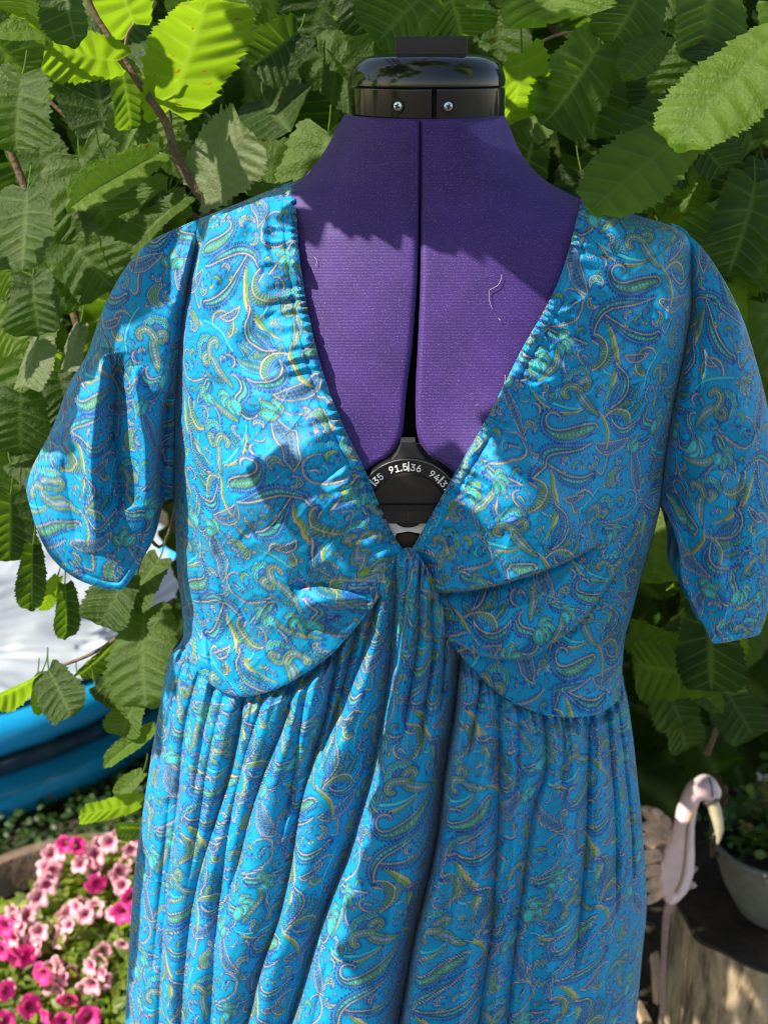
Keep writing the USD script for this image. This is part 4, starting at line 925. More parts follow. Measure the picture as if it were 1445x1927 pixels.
V, Fc, tint = leaves(B, E, Wd, N, 16, 3, rand=R * .35, stalk=False, seed=31)
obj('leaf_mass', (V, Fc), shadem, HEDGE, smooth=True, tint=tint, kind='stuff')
# a second bush farther back closes the view through the first
FAR = thing('background_shrub', 'dense dark shrub seen in glints through the gaps of the hazel', 'shrub', (0, 2.6, 0))
B, E, Wd, N, R = scatter(3200, 1.2, 2.2, 8, x0=-300, x1=1800, y0=-350, y1=1500, size=(.09, .15), keep=lambda px, py, Y, r: not (px < 420 and py > 900))
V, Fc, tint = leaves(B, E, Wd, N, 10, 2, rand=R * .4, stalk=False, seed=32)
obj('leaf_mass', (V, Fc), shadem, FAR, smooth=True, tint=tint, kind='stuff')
for x0 in (-.1, .35, .9): obj('stem', tube([(x0, 1.5, 0), (x0 + .05, 1.5, 1.0), (x0 + .1, 1.55, 2.2)], [.03, .025, .012], 9, 12), bark, FAR, smooth=True)
# a hazel bough reaching out above and to the left of the form, beyond the picture: it dapples the light
BOUGH = thing('overhanging_hazel_bough', 'leafy hazel bough overhanging the dress form from above', 'bough', (-.4, .1, 2.2))
rb = np.random.default_rng(21); CAST = []
from shapely.geometry import Polygon, Point
from shapely import contains_xy
SUNLIT = [Polygon(q) for q in (
    [(550, 345), (560, 480), (590, 640), (645, 800), (600, 815), (555, 800), (480, 870), (440, 980), (400, 1000), (336, 960), (335, 760), (350, 560), (376, 415)],
    [(336, 980), (440, 1000), (470, 1100), (560, 1230), (520, 1290), (440, 1308), (370, 1250), (345, 1150)],
    [(590, 850), (640, 855), (640, 905), (600, 905)], [(610, 930), (660, 940), (705, 1060), (640, 1090), (580, 1000)],
    [(375, 412), (225, 525), (110, 780), (75, 850), (60, 930), (130, 1060), (220, 1080), (270, 960), (325, 780), (338, 600)], [(450, 1010), (560, 1005), (700, 1085), (690, 1130), (560, 1235), (470, 1110)],
    [(562, 392), (620, 372), (690, 405), (785, 445), (775, 760), (740, 850), (700, 905), (655, 815), (600, 640), (575, 480)],
    [(832, 440), (900, 470), (1000, 520), (1052, 560), (985, 650), (880, 835), (832, 835), (800, 700), (815, 560)],
    [(1040, 565), (1150, 548), (1290, 560), (1290, 640), (1200, 622), (1100, 640), (1040, 720), (960, 770), (900, 860), (930, 900), (890, 940), (860, 900)],
    [(975, 985), (1065, 995), (1050, 1075), (985, 1090)],
    [(345, 1200), (450, 1312), (600, 1245), (695, 1150), (690, 1330), (645, 1500), (700, 1420), (735, 1500), (720, 1650), (690, 1990), (236, 1990), (290, 1400)],
    [(1240, 960), (1300, 960), (1290, 1040), (1240, 1040)])]
def sunlit(x, y): return np.any([contains_xy(q, x, y) for q in SUNLIT], axis=0)
ea = np.cross(SUN, [0, 0, 1.0]); ea /= np.linalg.norm(ea); eb = np.cross(SUN, ea)
flat = lambda P: np.stack([P @ ea, P @ eb], -1)
gx, gy = (a.ravel() + 0.0 for a in np.meshgrid(np.arange(50, 1445, 22), np.arange(85, 1950, 22)))
gx += rb.uniform(-8, 8, gx.shape); gy += rb.uniform(-8, 8, gy.shape)
on = ((gy > 345) & (gx > np.where(gy < 1110, np.interp(gy, [345, 430, 560, 780, 905, 1110], [560, 330, 205, 110, 46, 110]), LX(gy))) & (gx < np.where(gy < 1200, np.interp(gy, [345, 440, 700, 1200], [1060, 1300, 1430, 1445]), RX(gy)))) | ((gy < 345) & (gx > 600) & (gx < 1000))
gx, gy = gx[on], gy[on]; dy_ = depth(gx, np.clip(gy, 208, 2000)); dy_ = np.where((gy > 440) & (gy < 1215) & ((gx > RX(gy)) | (gx < LX(gy))), .012, dy_); PG = at(gx, gy, dy_); isl = sunlit(gx, gy)
# bush behind: mostly in the shade on the right, dappled at the left
hx, hy = (a.ravel() + 0.0 for a in np.meshgrid(np.arange(-60, 1520, 60), np.arange(-80, 1350, 60))); hx += rb.uniform(-25, 25, hx.shape); hy += rb.uniform(-25, 25, hy.shape)
hk = ~((hx < 430) & (hy > 900)); hx, hy = hx[hk], hy[hk]
hl_ = np.where(hx < 440, rb.random(len(hx)) < .45, rb.random(len(hx)) < .03) | (((hx - 1210) / 90) ** 2 + ((hy - 310) / 60) ** 2 < 1) | (((hx - 1290) / 60) ** 2 + ((hy - 250) / 50) ** 2 < 1)
HG = at(hx, hy, .15)
HB = []
for k, (b, t, w, yb, yt, _, up, kw) in enumerate(HERO):
    if kw.get('rand', 0) >= .75 or not up or k in (4, 9, 11, 14, 23, 27):
        p0, p1 = at(*b, yb), at(*t, yt); x_ = np.array([w * .32 * mpp(yb), 0, 0])
        HB += [p0 + (p1 - p0) * q + x_ * g_ for q in (.15, .4, .65, .9) for g_ in (-1, 0, 1)]
HB = np.array(HB)
lit2 = flat(np.vstack([PG[isl], HG[hl_], HB])); lit_tree = cKDTree(lit2)
S3 = np.vstack([PG[~isl], HG[~hl_]]); S2 = flat(S3); weight_dress = np.r_[np.ones((~isl).sum(), bool), np.zeros((~hl_).sum(), bool)]
covered = np.zeros(len(S2), bool); st_tree = cKDTree(S2)
for size in (.105, .080, .058, .040, .028):
    for k in rb.permutation(len(S2)):
        if covered[k] or (rb.random() < .03): continue
        rad = .40 * size
        if len(lit_tree.query_ball_point(S2[k], .52 * size)) > (1 if size > .06 else 0) + 7 * (S3[k][0] > .22): continue
        P = S3[k]; d = .40
        while d < 3:
            c = P + SUN * d; qx, qy = pix(c)
            if qy < -110 or qx < -130: break
            d += .05
        c = P + SUN * (d + rb.uniform(0, .15)); dr = rb.normal(0, 1, 3); n = SUN + rb.normal(0, .22, 3); n /= np.linalg.norm(n); dr -= n * (dr @ n); dr /= np.linalg.norm(dr)
        CAST.append((c - dr * size * .5, c + dr * size * .5, size * .84, n))
        covered[st_tree.query_ball_point(S2[k], rad * .95)] = True
B, E, Wd, N = (np.array(x) for x in zip(*CAST))
V, Fc, tint = leaves(B, E, Wd, N, 20, 4, stalk=False, seed=44)
obj('leaf_mass', (V, Fc), leafm, BOUGH, smooth=True, tint=tint, kind='stuff')
cen = B.mean(0)
for k in range(5):
    e = B[np.argsort(-B[:, 0])[3 + 5 * k]]; obj('twig', tube([e + [.05, .45, .10], e + [.02, .2, .06], e], [.005, .0035, .0015], 7, 14), bark, BOUGH, smooth=True)
# ------------------------------------------------------------------ ground
soil = plain('garden_soil', (.040, .028, .018), .95, noise=(9.0, .6), bump=(60.0, .9, .03))
gx, gy = np.meshgrid(np.r_[-60:-4:8j, np.linspace(-4, 4, 121), 4:60:8j], np.r_[-60:-3:8j, np.linspace(-2.5, 6, 121), 8:120:10j])
gz = .02 * (meshkit.fbm(np.stack([gx * 3, gy * 3, gx * 0], -1), 4, 2) - .5) * (np.abs(gx) < 4) * (np.abs(gy) < 6)
obj('ground', (np.stack([gx, gy, gz - .01], -1).reshape(-1, 3), grid_faces(*gx.shape)), soil, smooth=True, kind='structure')
rg_ = np.random.default_rng(3)
small = usdkit.material(stage, '/World/Looks/small_foliage', {
    'a': ('attribute', {'attribute': 'tint'}), 'p': ('principled_bsdf', {'roughness': .5}), 'm2': ('mix', {'mix_type': 'multiply', 'fac': 1.0, 'color2': (3.2, 3.4, 1.2)}),
    't': ('translucent_bsdf', {}), 'm': ('mix_closure', {'fac': .38})},
    [('a.color', 'p.base_color'), ('a.color', 'm2.color1'), ('m2.color', 't.color'), ('p.BSDF', 'm.closure1'), ('t.BSDF', 'm.closure2')], surface='m.closure')
def tiny_leaves(C, size, lo, hi, seed, up=.6, aspect=.6):
    """many small oval leaves -> mesh and tint"""
    r = np.random.default_rng(seed); n = len(C)
    d = r.normal(0, 1, (n, 3)); d[:, 2] = np.abs(d[:, 2]) * .3; d /= np.linalg.norm(d, axis=1, keepdims=True)
    nn = r.normal(0, .5, (n, 3)) + [0, -.4, up]; nn -= (nn * d).sum(1, keepdims=True) * d; nn /= np.linalg.norm(nn, axis=1, keepdims=True); x = np.cross(d, nn)
    L = r.uniform(.6, 1.2, n) * size
    prof = [(0, 0), (.25, .36), (.6, .42), (.85, .22), (1, 0)]
    rows = []
    for t, w in prof:
        c = C + d * (L * t)[:, None] - nn * (L * .25 * t * t)[:, None]
        for s in (-1, 0, 1): rows.append(c + x * (s * w * L * aspect)[:, None] + nn * (abs(s) * w * L * .15)[:, None])
    V = np.stack(rows, 1); f0 = grid_faces(5, 3); F_ = (f0[None] + (np.arange(n) * 15)[:, None, None]).reshape(-1, 3)
    k = r.uniform(0, 1, (n, 1)); col = np.asarray(lo) * (1 - k) + np.asarray(hi) * k
    return (V.reshape(-1, 3), F_), np.repeat(col, 15, 0)
# low weeds on the soil
pts = []
for _ in range(900):
    x, y = rg_.uniform(-40, 300), rg_.uniform(1455, 1680)
    pts.append(on_ground(x, y, 0) + [rg_.normal(0, .01), rg_.normal(0, .01), rg_.uniform(.005, .05)])
for _ in range(900):
    pts.append(np.array([rg_.uniform(-1.2, 1.3), rg_.uniform(.3, 2.0), rg_.uniform(.005, .06)]))
m_, c_ = tiny_leaves(np.array(pts), .022, (.012, .035, .007), (.035, .08, .015), 4, up=1.2, aspect=.8)
obj('ground_weeds', m_, small, smooth=True, tint=c_, label='small round leaved weeds covering the dark soil', category='ground cover', kind='stuff')
# ------------------------------------------------------------------ inflatable paddling pool
G1, G2 = on_ground(0, 1566), on_ground(272, 1444)
RP = .95; mid = (G1 + G2) / 2; dv = G2 - G1; hl = np.linalg.norm(dv) / 2; nrm = np.array([-dv[1], dv[0], 0]) / (2 * hl)
PC = mid + nrm * math.sqrt(RP * RP - hl * hl) * (1 if nrm[1] > 0 else -1)
POOL = thing('paddling_pool', 'round blue inflatable paddling pool with white lining and a dark band', 'paddling pool', (PC[0], PC[1], 0))
vin = plain('blue_vinyl', (.006, .24, .48), .22, noise=(5.0, .15), coat_weight=.3); vin2 = plain('bright_blue_vinyl', (.01, .27, .60), .2, coat_weight=.4)
navy = plain('navy_vinyl', (.008, .030, .060), .15, noise=(25.0, .7), coat_weight=.4)
def ring(R, z, rx, rz, seed, n=180, pucker=.0):
    th = np.linspace(0, 2 * np.pi, n, endpoint=False); ph = np.linspace(0, 2 * np.pi, 24, endpoint=False)
    pk_ = 1 + pucker * np.sin(th * 46 + 2 * np.sin(th * 7))[:, None] * (np.abs(np.sin(ph))[None] ** 2)
    r = R + rx * np.cos(ph)[None] * pk_; zz_ = z + rz * np.sin(ph)[None] * pk_
    v = np.stack([PC[0] + r * np.cos(th)[:, None], PC[1] + r * np.sin(th)[:, None], zz_], -1).reshape(-1, 3)
    a, b = np.meshgrid(np.arange(n), np.arange(24), indexing='ij'); a2, b2 = (a + 1) % n, (b + 1) % 24
    q = lambda i, j: i * 24 + j
    return v, np.concatenate([np.stack([q(a, b), q(a2, b), q(a2, b2)], -1).reshape(-1, 3), np.stack([q(a, b), q(a2, b2), q(a, b2)], -1).reshape(-1, 3)])
obj('lower_tube', ring(RP - .055, .060, .060, .062, 1, pucker=.035), vin, POOL, smooth=True)
obj('dark_band', ring(RP - .060, .140, .050, .040, 2, pucker=.03), navy, POOL, smooth=True)
obj('upper_tube', ring(RP - .058, .200, .058, .048, 3, pucker=.03), vin2, POOL, smooth=True)
liner = plain('white_lining', (.23, .26, .31), .35, noise=(14.0, .08))
th = np.linspace(0, 2 * np.pi, 360, endpoint=False); pl = np.sin(th * 58 + 3 * np.sin(th * 5)) * .6 + np.sin(th * 91) * .4
rr_ = np.r_[np.linspace(RP - .045, RP - .12, 8), np.linspace(RP - .14, .02, 44)]
def sheet(r, t):
    k = np.clip(r / RP, 0, 1); base = .262 - .15 * np.clip((RP - .06 - r) / .30, 0, 1) ** .8
    w = .012 * np.sin(t * 34 + 2.5 * np.sin(t * 5) + 5 * k) + .009 * np.sin(t * 61 + 3 * np.sin(t * 9) - 9 * k)
    p = np.stack([r * np.cos(t) * 7, r * np.sin(t) * 7, 0 * r], -1)
    return base + w * np.clip((RP - .05 - r) / .06, 0, 1) * k + .05 * (meshkit.fbm(p, 3, 6) - .5) * np.clip((RP - .05 - r) / .1, 0, 1)
Rg, Tg = np.meshgrid(rr_, th, indexing='ij')
V = np.stack([PC[0] + Rg * np.cos(Tg), PC[1] + Rg * np.sin(Tg), sheet(Rg, Tg)], -1)
obj('lining', (V.reshape(-1, 3), grid_faces(len(rr_), 360, True)), liner, POOL, smooth=True)
# ------------------------------------------------------------------ planter with petunias
PY_ = .80
pc = at(120, 1775, PY_); zt = .09
rimc = np.array([on_ground(165, 1790, zt)[0], on_ground(165, 1790, zt)[1], 0.0])
POT = thing('round_planter', 'weathered brown round planter under the pink flowers at the left', 'planter', rimc)
clay = plain('weathered_clay', (.120, .082, .058), .85, noise=(18.0, .45), bump=(70.0, .6, .008))
v, f = lathe([(.17, -.02), (.20, .01), (.245, .05), (.262, .080), (.262, .100), (.25, .110), (.232, .108), (.225, .095), (.215, .06)], 72, rimc); v[:, :2] = rimc[:2] + (v[:, :2] - rimc[:2]) * 1.22; v[:, 2] = v[:, 2] * 1.25; obj('bowl', (v, f), clay, POT, smooth=50)
v, f = lathe([(.001, .080), (.12, .082), (.222, .075)], 40, rimc); obj('soil', (v, f), soil, POT, smooth=True)
def plant_thing(name, label, cat, loc, group=None): return thing(name, label, cat, loc, group)
def petal_flower(c, nrm, R, kind, seed):
    """five-lobed trumpet flower -> mesh and tint"""
    r = np.random.default_rng(seed); n = nrm / np.linalg.norm(nrm); x = np.cross(n, [.1, .2, .97]); x /= np.linalg.norm(x); y = np.cross(n, x)
    nt, nr_ = 40, 9; th = np.linspace(0, 2 * np.pi, nt, endpoint=False)[None]; t = np.linspace(0, 1, nr_)[:, None]
    lobe = (.82 + .18 * np.abs(np.cos(2.5 * th)) ** .6) if kind == 'hot' else (.66 + .34 * np.abs(np.cos(2.5 * th + .3)) ** .7) * (1 + .18 * np.sin(th))
    rr = R * (.10 + .90 * t ** 1.0) * (1 + (lobe - 1) * t ** 1.5); z = R * (-.75 * (1 - t) ** 2.2 + .10 * t) + R * .10 * np.sin(5 * th + r.uniform(0, 6)) * t ** 3 - R * .12 * t ** 6 + R * .05 * np.sin(9 * th) * t ** 4
    P = c + (rr * np.cos(th))[..., None] * x + (rr * np.sin(th))[..., None] * y + z[..., None] * n
    k = np.clip((t - .18) / .30, 0, 1) + 0 * th
    inner, outer = ((.34, .006, .12), (.84, .035, .30)) if kind == 'hot' else ((.34, .03, .14), (.86, .46, .56))
    if kind == 'pale': k = np.clip(k - .35 * (np.cos(th - 1.2) > .6) * (t < .62), 0, 1)
    col = np.asarray(inner) * (1 - k[..., None]) + np.asarray(outer) * k[..., None]
    col = col * (1 - .12 * (np.abs(np.sin(5 * th)) < .18)[..., None] * (t[..., None] > .3)) if kind == 'hot' else col
    return (P.reshape(-1, 3), grid_faces(nr_, nt, True)), col.reshape(-1, 3)
pet = usdkit.material(stage, '/World/Looks/petals', {'a': ('attribute', {'attribute': 'tint'}), 'p': ('principled_bsdf', {'roughness': .55, 'sheen_weight': .2}), 't': ('translucent_bsdf', {}), 'm': ('mix_closure', {'fac': .35})},
    [('a.color', 'p.base_color'), ('a.color', 't.color'), ('p.BSDF', 'm.closure1'), ('t.BSDF', 'm.closure2')], surface='m.closure')
PALE = [(97, 1606), (112, 1600), (83, 1630), (98, 1640), (108, 1618), (92, 1657), (72, 1688), (62, 1705), (50, 1722), (86, 1668), (26, 1730), (36, 1745), (24, 1765), (74, 1752), (100, 1750), (66, 1780), (58, 1768),
        (108, 1812), (92, 1822), (132, 1828), (98, 1850), (118, 1838), (140, 1846), (108, 1866), (152, 1610), (165, 1622), (178, 1608), (186, 1592), (150, 1625), (176, 1636), (225, 1642), (235, 1625), (218, 1655), (230, 1666),
        (232, 1570), (246, 1562), (254, 1580), (126, 1722), (138, 1712), (150, 1704), (128, 1740), (160, 1722), (205, 1585), (245, 1600)]
HOT = [(12, 1865), (56, 1895), (128, 1886), (118, 1925), (166, 1918), (228, 1720), (181, 1665), (122, 1590), (146, 1592), (8, 1745), (16, 1768), (35, 1795), (48, 1800), (78, 1835), (246, 1690), (8, 1925), (0, 1790)]
PALEP = plant_thing('pale_pink_flowers', 'pale pink two tone blossoms spilling over the brown planter', 'flowers', rimc + [0, 0, .2])
HOTP = plant_thing('magenta_petunia', 'vivid magenta petunia among the pale pink blossoms in the planter', 'petunia', rimc + [0, -.05, .2])
for _ in range(22): PALE.append((rg_.uniform(10, 235), rg_.uniform(1690, 1880)))
for _ in range(2): HOT.append((rg_.uniform(-10, 150), rg_.uniform(1780, 1935)))
for k, (x, y) in enumerate(PALE):
    Yf = .62 + .30 * (1 - (y - 1560) / 380) + rg_.uniform(-.02, .02); n = np.array([rg_.normal(-.1, .4), -.8, rg_.normal(.35, .35)])
    m_, c_ = petal_flower(at(x, y, Yf), n, 19.5 * rg_.uniform(.8, 1.2) * mpp(Yf, 1750), 'pale', 500 + k); obj('blossom', m_, pet, PALEP, smooth=True, tint=c_)
for k, (x, y) in enumerate(HOT):
    Yf = .60 + .30 * (1 - (y - 1560) / 380) + rg_.uniform(-.02, .02); n = np.array([rg_.normal(.1, .5), -.8, rg_.normal(.3, .3)])
    m_, c_ = petal_flower(at(x, y, Yf), n, (24 if y > 1700 else 20) * rg_.uniform(.8, 1.12) * mpp(Yf, 1750), 'hot', 600 + k); obj('blossom', m_, pet, HOTP, smooth=True, tint=c_)
for par, n_, sd, lo, hi in ((PALEP, 3000, 7, (.07, .11, .014), (.20, .25, .03)), (HOTP, 2600, 9, (.06, .10, .014), (.16, .22, .03))):
    C = []
    while len(C) < n_:
        x, y = rg_.uniform(-40, 265), (rg_.uniform(1585, 2000) if par is PALEP else rg_.uniform(1740, 2020))
        lim = 1760 - 1.25 * x
        if y < lim and not (y > 1700 and x < 60): continue
        if rg_.random() < .3 and x < 120: continue
        Yf = .62 + .32 * (1 - (y - 1560) / 380) + rg_.uniform(0, .10)
        C.append(at(x, y, Yf))
    m_, c_ = tiny_leaves(np.array(C), .026, lo, hi, sd, up=.6); obj('foliage', m_, small, par, smooth=True, tint=c_, kind='stuff')
    sts = []
    for k in range(5):
        q = C[rg_.integers(len(C))]; sts.append(tube([(rimc[0] + rg_.uniform(-.1, .1), rimc[1] + rg_.uniform(-.1, .1), .08), (q + rimc + [0, 0, .15]) / 2 + [0, 0, .05], q], [.0009, .0007, .0006], 5, 8))
    obj('stalks', join(sts), twigm, par, smooth=True, kind='stuff')
# ------------------------------------------------------------------ log stump, zinc tub, flamingo
zs = .285
SC = on_ground(1478, 1712, zs); RS = (SC[0] * 0 + np.linalg.norm(on_ground(1270, 1712, zs) - SC))
STUMP = thing('log_stump', 'sawn log stump with weathered bark and dark top under the zinc tub', 'stump', (SC[0], SC[1], 0))
wood = usdkit.material(stage, '/World/Looks/weathered_log', {'g': ('geometry', {}), 'mp': ('mapping', {'scale': (38.0, 38.0, 7.0)}), 'n': ('noise_texture', {'scale': 1.0, 'detail': 6.0, 'roughness': .7}),
    'r': ('rgb_ramp', {'ramp': [(.36, (.022, .017, .012)), (.45, (.17, .125, .08)), (.56, (.36, .28, .18)), (.75, (.48, .40, .28))]}), 'b': ('bump', {'strength': .9, 'distance': .01}), 'p': ('principled_bsdf', {'roughness': .9})},
    [('g.position', 'mp.vector'), ('mp.vector', 'n.vector'), ('n.fac', 'r.fac'), ('r.color', 'p.base_color'), ('n.fac', 'b.height'), ('b.normal', 'p.normal')], surface='p.BSDF')
topw = plain('dark_cut_wood', (.030, .018, .012), .85, noise=(30.0, .8), bump=(90.0, .6, .006))
th = np.linspace(0, 2 * np.pi, 120, endpoint=False); wob = 1 + .03 * np.sin(th * 3 + 1) + .015 * np.sin(th * 11)
V = np.array([[(SC[0] + RS * k * w_ * math.cos(t), SC[1] + RS * k * w_ * math.sin(t), z + .006 * math.sin(5 * t)) for t, w_ in zip(th, wob)] for k, z in ((1.10, -.02), (1.03, .06), (1.0, .16), (.995, zs - .02), (.985, zs - .004))])
obj('bark', (V.reshape(-1, 3), grid_faces(5, 120, True)), wood, STUMP, smooth=40)
V = np.array([[(SC[0] + RS * k * w_ * math.cos(t), SC[1] + RS * k * w_ * math.sin(t), z + .004 * math.sin(5 * t)) for t, w_ in zip(th, wob)] for k, z in ((.985, zs - .004), (.97, zs), (.90, zs - .003), (.5, zs - .006), (.001, zs - .004))])
obj('cut_top', (V.reshape(-1, 3), grid_faces(5, 120, True)), topw, STUMP, smooth=40)
pale_w = plain('pale_split_wood', (.34, .25, .16), .8, noise=(60.0, .3))
kn = SC + np.array([-.3 * RS, -.97 * RS, -.075]); b = trimesh.creation.icosphere(3, .014); b.apply_scale((1, .5, 1.5)); b.apply_translation(kn + [0, .004, 0]); obj('knot', (b.vertices, b.faces), topw, STUMP, smooth=True)
BC = on_ground(1492, 1600, zs + .105); BC[:2] = SC[:2] + np.array([.012, .0])
TUB = thing('zinc_tub', 'old grey zinc bowl planter standing on the log stump', 'tub', (BC[0], BC[1], zs))
zinc = plain('aged_zinc', (.18, .19, .165), .55, noise=(22.0, .4), bump=(45.0, .35, .006), metallic=.35)
zb = zs + .002
prof = [(.001, zb), (.070, zb), (.078, zb + .006), (.098, zb + .045), (.112, zb + .090), (.118, zb + .118), (.122, zb + .120), (.122, zb + .125), (.117, zb + .126), (.113, zb + .118), (.106, zb + .088)]
v, f = lathe(prof, 80, (BC[0], BC[1], 0)); v[:, 0] = BC[0] + (v[:, 0] - BC[0]) * 1.12; v[:, 2] += .003 * np.sin(np.arctan2(v[:, 1] - BC[1], v[:, 0] - BC[0]) * 3)
obj('bowl', (v, f), zinc, TUB, smooth=40)
v, f = lathe([(.001, zb + .100), (.109, zb + .096)], 40, (BC[0], BC[1], 0)); v[:, 0] = BC[0] + (v[:, 0] - BC[0]) * 1.1; obj('soil', (v, f), soil, TUB)
SED = plant_thing('stonecrop', 'low green stonecrop with fading flower heads growing in the zinc tub', 'plant', (BC[0], BC[1], zb + .1))
C = np.stack([BC[0] + rg_.normal(0, .05, 900), BC[1] + rg_.normal(.02, .045, 900), zb + .10 + np.abs(rg_.normal(0, .035, 900))], 1)
m_, c_ = tiny_leaves(C, .017, (.030, .075, .012), (.085, .15, .025), 12, up=1.0, aspect=.9); obj('foliage', m_, small, SED, smooth=True, tint=c_, kind='stuff')
for k in range(26):
    q = np.array([BC[0] + rg_.normal(-.01, .055), BC[1] + rg_.normal(-.0, .05), zb + .155 + rg_.uniform(-.02, .035)])
    m_, c_ = tiny_leaves(q + rg_.normal(0, .006, (26, 3)), .009, (.16, .15, .045), (.30, .22, .11), 300 + k, up=1.0); obj('flower_head', m_, small, SED, smooth=True, tint=c_)
WF = plant_thing('white_flower_cluster', 'small white flower cluster above the zinc tub at the right edge', 'flowers', at(1440, 1472, .95))
for k in range(9):
    q = at(1440 + rg_.uniform(-15, 22), 1472 + rg_.uniform(-12, 12), .95); m_, c_ = petal_flower(q, np.array([rg_.normal(0, .4), -.8, .5]), .0055, 'hot', 800 + k); obj('blossom', m_, pet, WF, smooth=True, tint=np.tile([.78, .78, .76], (len(c_), 1)))
a = at(1442, 1478, .955); obj('stalk', tube([(a[0] + .02, .99, .1), (a[0], .97, a[2] - .1), a], [.002, .0016, .0012], 6, 10), twigm, WF, smooth=True)
m_, c_ = tiny_leaves(np.array([a + [rg_.normal(0, .02), rg_.uniform(0, .02), -rg_.uniform(.01, .09)] for _ in range(40)]), .03, (.03, .07, .012), (.07, .13, .02), 15); obj('foliage', m_, small, WF, smooth=True, tint=c_, kind='stuff')
# flamingo
YF = .60; fm = mpp(YF, 1600); FL = lambda x, y, dy=0.0: at(x, y, YF + dy)
fb = FL(1256, 1712)
FLAM = thing('flamingo_ornament', 'faded pink garden flamingo with cream beak and scalloped wings on a rod', 'garden ornament', (fb[0], fb[1], fb[2]))
pinkm = plain('faded_pink_paint', (.66, .50, .54), .55, noise=(35.0, .14), bump=(160.0, .12, .002))
nk = [(1338, 1492, .0, 17), (1326, 1482, .0, 22), (1310, 1487, .0, 18), (1299, 1503, .0, 16), (1291, 1528, .0, 17), (1287, 1555, .0, 17.5), (1284, 1582, .0, 20), (1277, 1610, .004, 27), (1271, 1638, .008, 31), (1267, 1662, .010, 28), (1264, 1682, .010, 18), (1263, 1694, .010, 9)]
bod = chain([FL(x, y, d) for x, y, d, r in nk], [r * 1.1 * fm for *_, r in nk], .0035, 14); obj('body', (bod.vertices, bod.faces), pinkm, FLAM, smooth=True)
bk = [(1336, 1504, -.002, 12), (1344, 1520, -.004, 11.5), (1350, 1543, -.005, 10.5), (1353, 1562, -.005, 8.5), (1352, 1578, -.005, 5), (1350, 1588, -.005, 2)]
beak = chain([FL(x, y, d) for x, y, d, r in bk], [r * fm for *_, r in bk], .0025, 8); cream = plain('cream_beak', (.52, .46, .32), .4, noise=(60.0, .15)); bk_ = obj('beak', (beak.vertices, beak.faces), cream, FLAM, smooth=True)
bt = [(1345, 1572, -.003, 6), (1342, 1582, -.002, 6), (1349, 1590, -.004, 2.5)]; b_ = chain([FL(x, y, d) for x, y, d, r in bt], [r * fm for *_, r in bt], .0025, 6); obj('beak_tip', (b_.vertices, b_.faces), plain('black_tip', (.02, .018, .016), .4), bk_, smooth=True)
cr = chain([FL(1329, 1508, -.006), FL(1345, 1505, -.010)], [8 * fm, 7 * fm], .0025, 5); obj('beak_band', (cr.vertices, cr.faces), plain('worn_brown_paint', (.13, .11, .09), .7), FLAM, smooth=True)
ce = FL(1309, 1482) + [0, -17.0 * fm, 0]; e_ = trimesh.creation.icosphere(3, 4.2 * fm); e_.apply_scale((.8, .5, 1.2)); e_.apply_translation(ce); eye = obj('eye', (e_.vertices, e_.faces), plain('black_eye', (.01, .01, .012), .2), FLAM, smooth=True)
e_ = tube(ce + np.array([[5.2 * fm * math.cos(q), .001, 7 * fm * math.sin(q)] for q in np.linspace(0, 6.2832, 24)]), 1.0 * fm, 6); obj('eye_ring', e_, plain('white_ring', (.45, .43, .44), .5), eye, smooth=True)
gold = plain('ochre_line', (.30, .19, .07), .5)
def surf(x, y, lift=.0006):
    best = FL(x, y, -.05)
    loc, *_ = bod.ray.intersects_location([CAM], [ray(x, y)]); 
    if len(loc): best = loc[np.argmin(np.linalg.norm(loc - CAM, axis=1))]
    return best - ray(x, y) * lift
for pts, mt, r in (([(1310, 1520), (1300, 1536), (1294, 1556), (1291, 1590), (1287, 1630), (1281, 1658), (1270, 1680)], gold, 2.2), ([(1334, 1464), (1339, 1480), (1341, 1502)], plain('brown_line', (.12, .07, .06), .6), 1.5)):
    c = spline(pts, 30); obj('seam', tube(np.array([surf(x, y) for x, y in c]), r * fm, 6), mt, FLAM, smooth=True)
wingm = plain('weathered_wing', (.50, .36, .27), .7, noise=(42.0, .55), bump=(120.0, .4, .003))
def feather(x, y, L, w, ang, dy, k):
    b = trimesh.creation.icosphere(3, 1.0); v = b.vertices.copy(); v[:, 0] *= w * fm; v[:, 2] *= L * fm; v[:, 1] *= 7 * fm
    v[:, 0] *= (1 - .35 * np.clip(v[:, 2] / (L * fm), -1, 1)); v[:, 1] += .25 * np.abs(v[:, 0]) - 2.0 * fm * np.cos(v[:, 0] / (w * fm) * 4)
    c, s = math.cos(ang), math.sin(ang); x_, z_ = v[:, 0] * c + v[:, 2] * s, -v[:, 0] * s + v[:, 2] * c; v[:, 0], v[:, 2] = x_, z_
    obj('feather', (v + FL(x, y, dy), b.faces), wingm, FLAM, smooth=True)
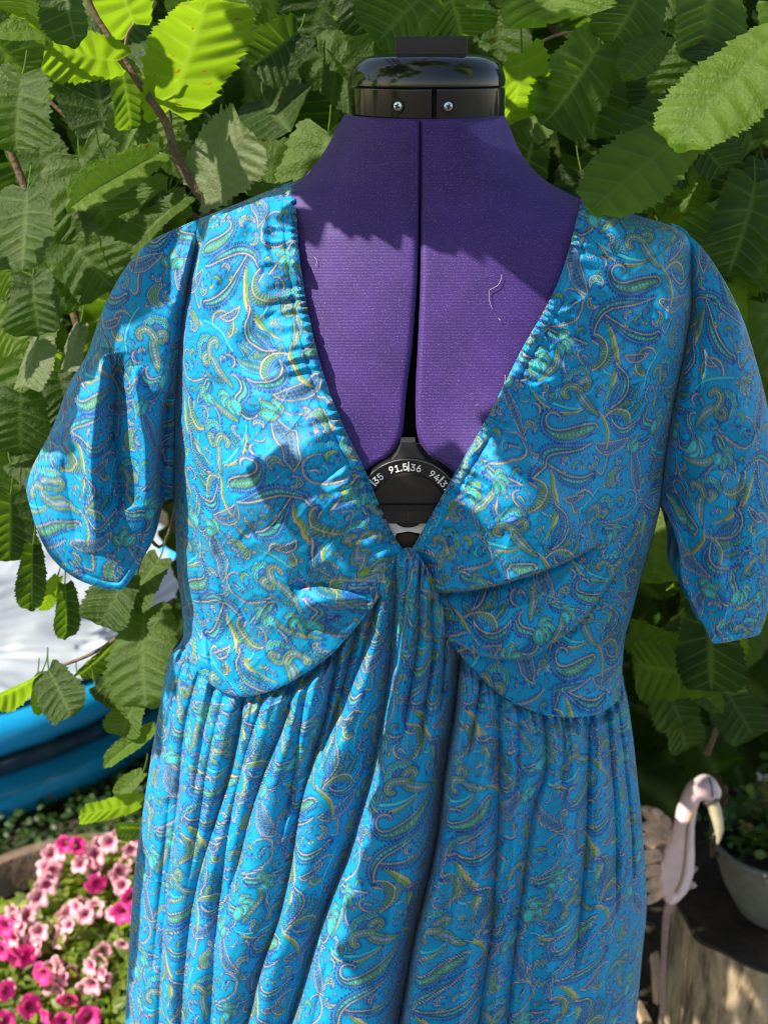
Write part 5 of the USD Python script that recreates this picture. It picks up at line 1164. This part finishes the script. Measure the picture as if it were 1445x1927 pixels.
for k, (x, y, L, w, ang, dy) in enumerate([(1222, 1532, 22, 13, -.9, .012), (1238, 1540, 24, 14, -.5, .008), (1252, 1556, 24, 15, -.1, .004), (1226, 1560, 24, 14, -1.2, .004), (1240, 1572, 24, 14, -.9, .0), (1220, 1582, 22, 14, -1.3, .002), (1258, 1574, 18, 11, .1, .002),
        (1226, 1612, 22, 13, -1.5, .0), (1212, 1618, 22, 13, -1.5, .006), (1228, 1640, 20, 12, -1.6, .0), (1214, 1644, 20, 12, -1.6, .006), (1232, 1664, 20, 12, -1.9, .0), (1218, 1672, 20, 12, -1.8, .006), (1244, 1682, 20, 13, -2.3, .002), (1230, 1692, 18, 11, -2.2, .006), (1300, 1640, 15, 10, .9, .03), (1296, 1668, 15, 10, 1.4, .03)]): feather(x, y, L, w, ang, dy, k)
hub = chain([FL(1238, 1560, .03), FL(1240, 1610, .035), FL(1248, 1670, .03)], [22 * fm, 26 * fm, 20 * fm], .004, 6); obj('back', (hub.vertices, hub.faces), wingm, FLAM, smooth=True)
g0 = on_ground(1244, 1985); rodp = [FL(1262, 1690, .010), FL(1256, 1712, .006), FL(1251, 1760, .003), FL(1247, 1850), FL(1243, 1950)]
rodp.append(np.array([rodp[-1][0] - .005, rodp[-1][1], -.02])); obj('rod', tube(np.array(rodp), [.0062, .0042, .0034, .0034, .0034, .0034], 9, 24), plain('pink_rod', (.26, .17, .16), .5, noise=(80.0, .3)), FLAM, smooth=True)
# split firewood beside the stump
LOGT = thing('split_kindling', 'pale split kindling sticks leaning between the dress and the stump', 'firewood', on_ground(1215, 1900))
for (x0, y0), (x1, y1) in (((1228, 1800), (1236, 1885)), ((1196, 1895), (1212, 1935))):
    a, b = at(x0, y0, .72), at(x1, y1, .70); h = m3.Manifold.batch_hull([m3.Manifold.sphere(r_, 7).translate(tuple(map(float, p_))) for p_, r_ in ((a, .004), (a + [.008, .01, .0], .003), (b, .006), (b + [.010, .012, .0], .005))]).to_mesh()
    obj('stick', (h.vert_properties[:, :3], h.tri_verts), pale_w, LOGT)
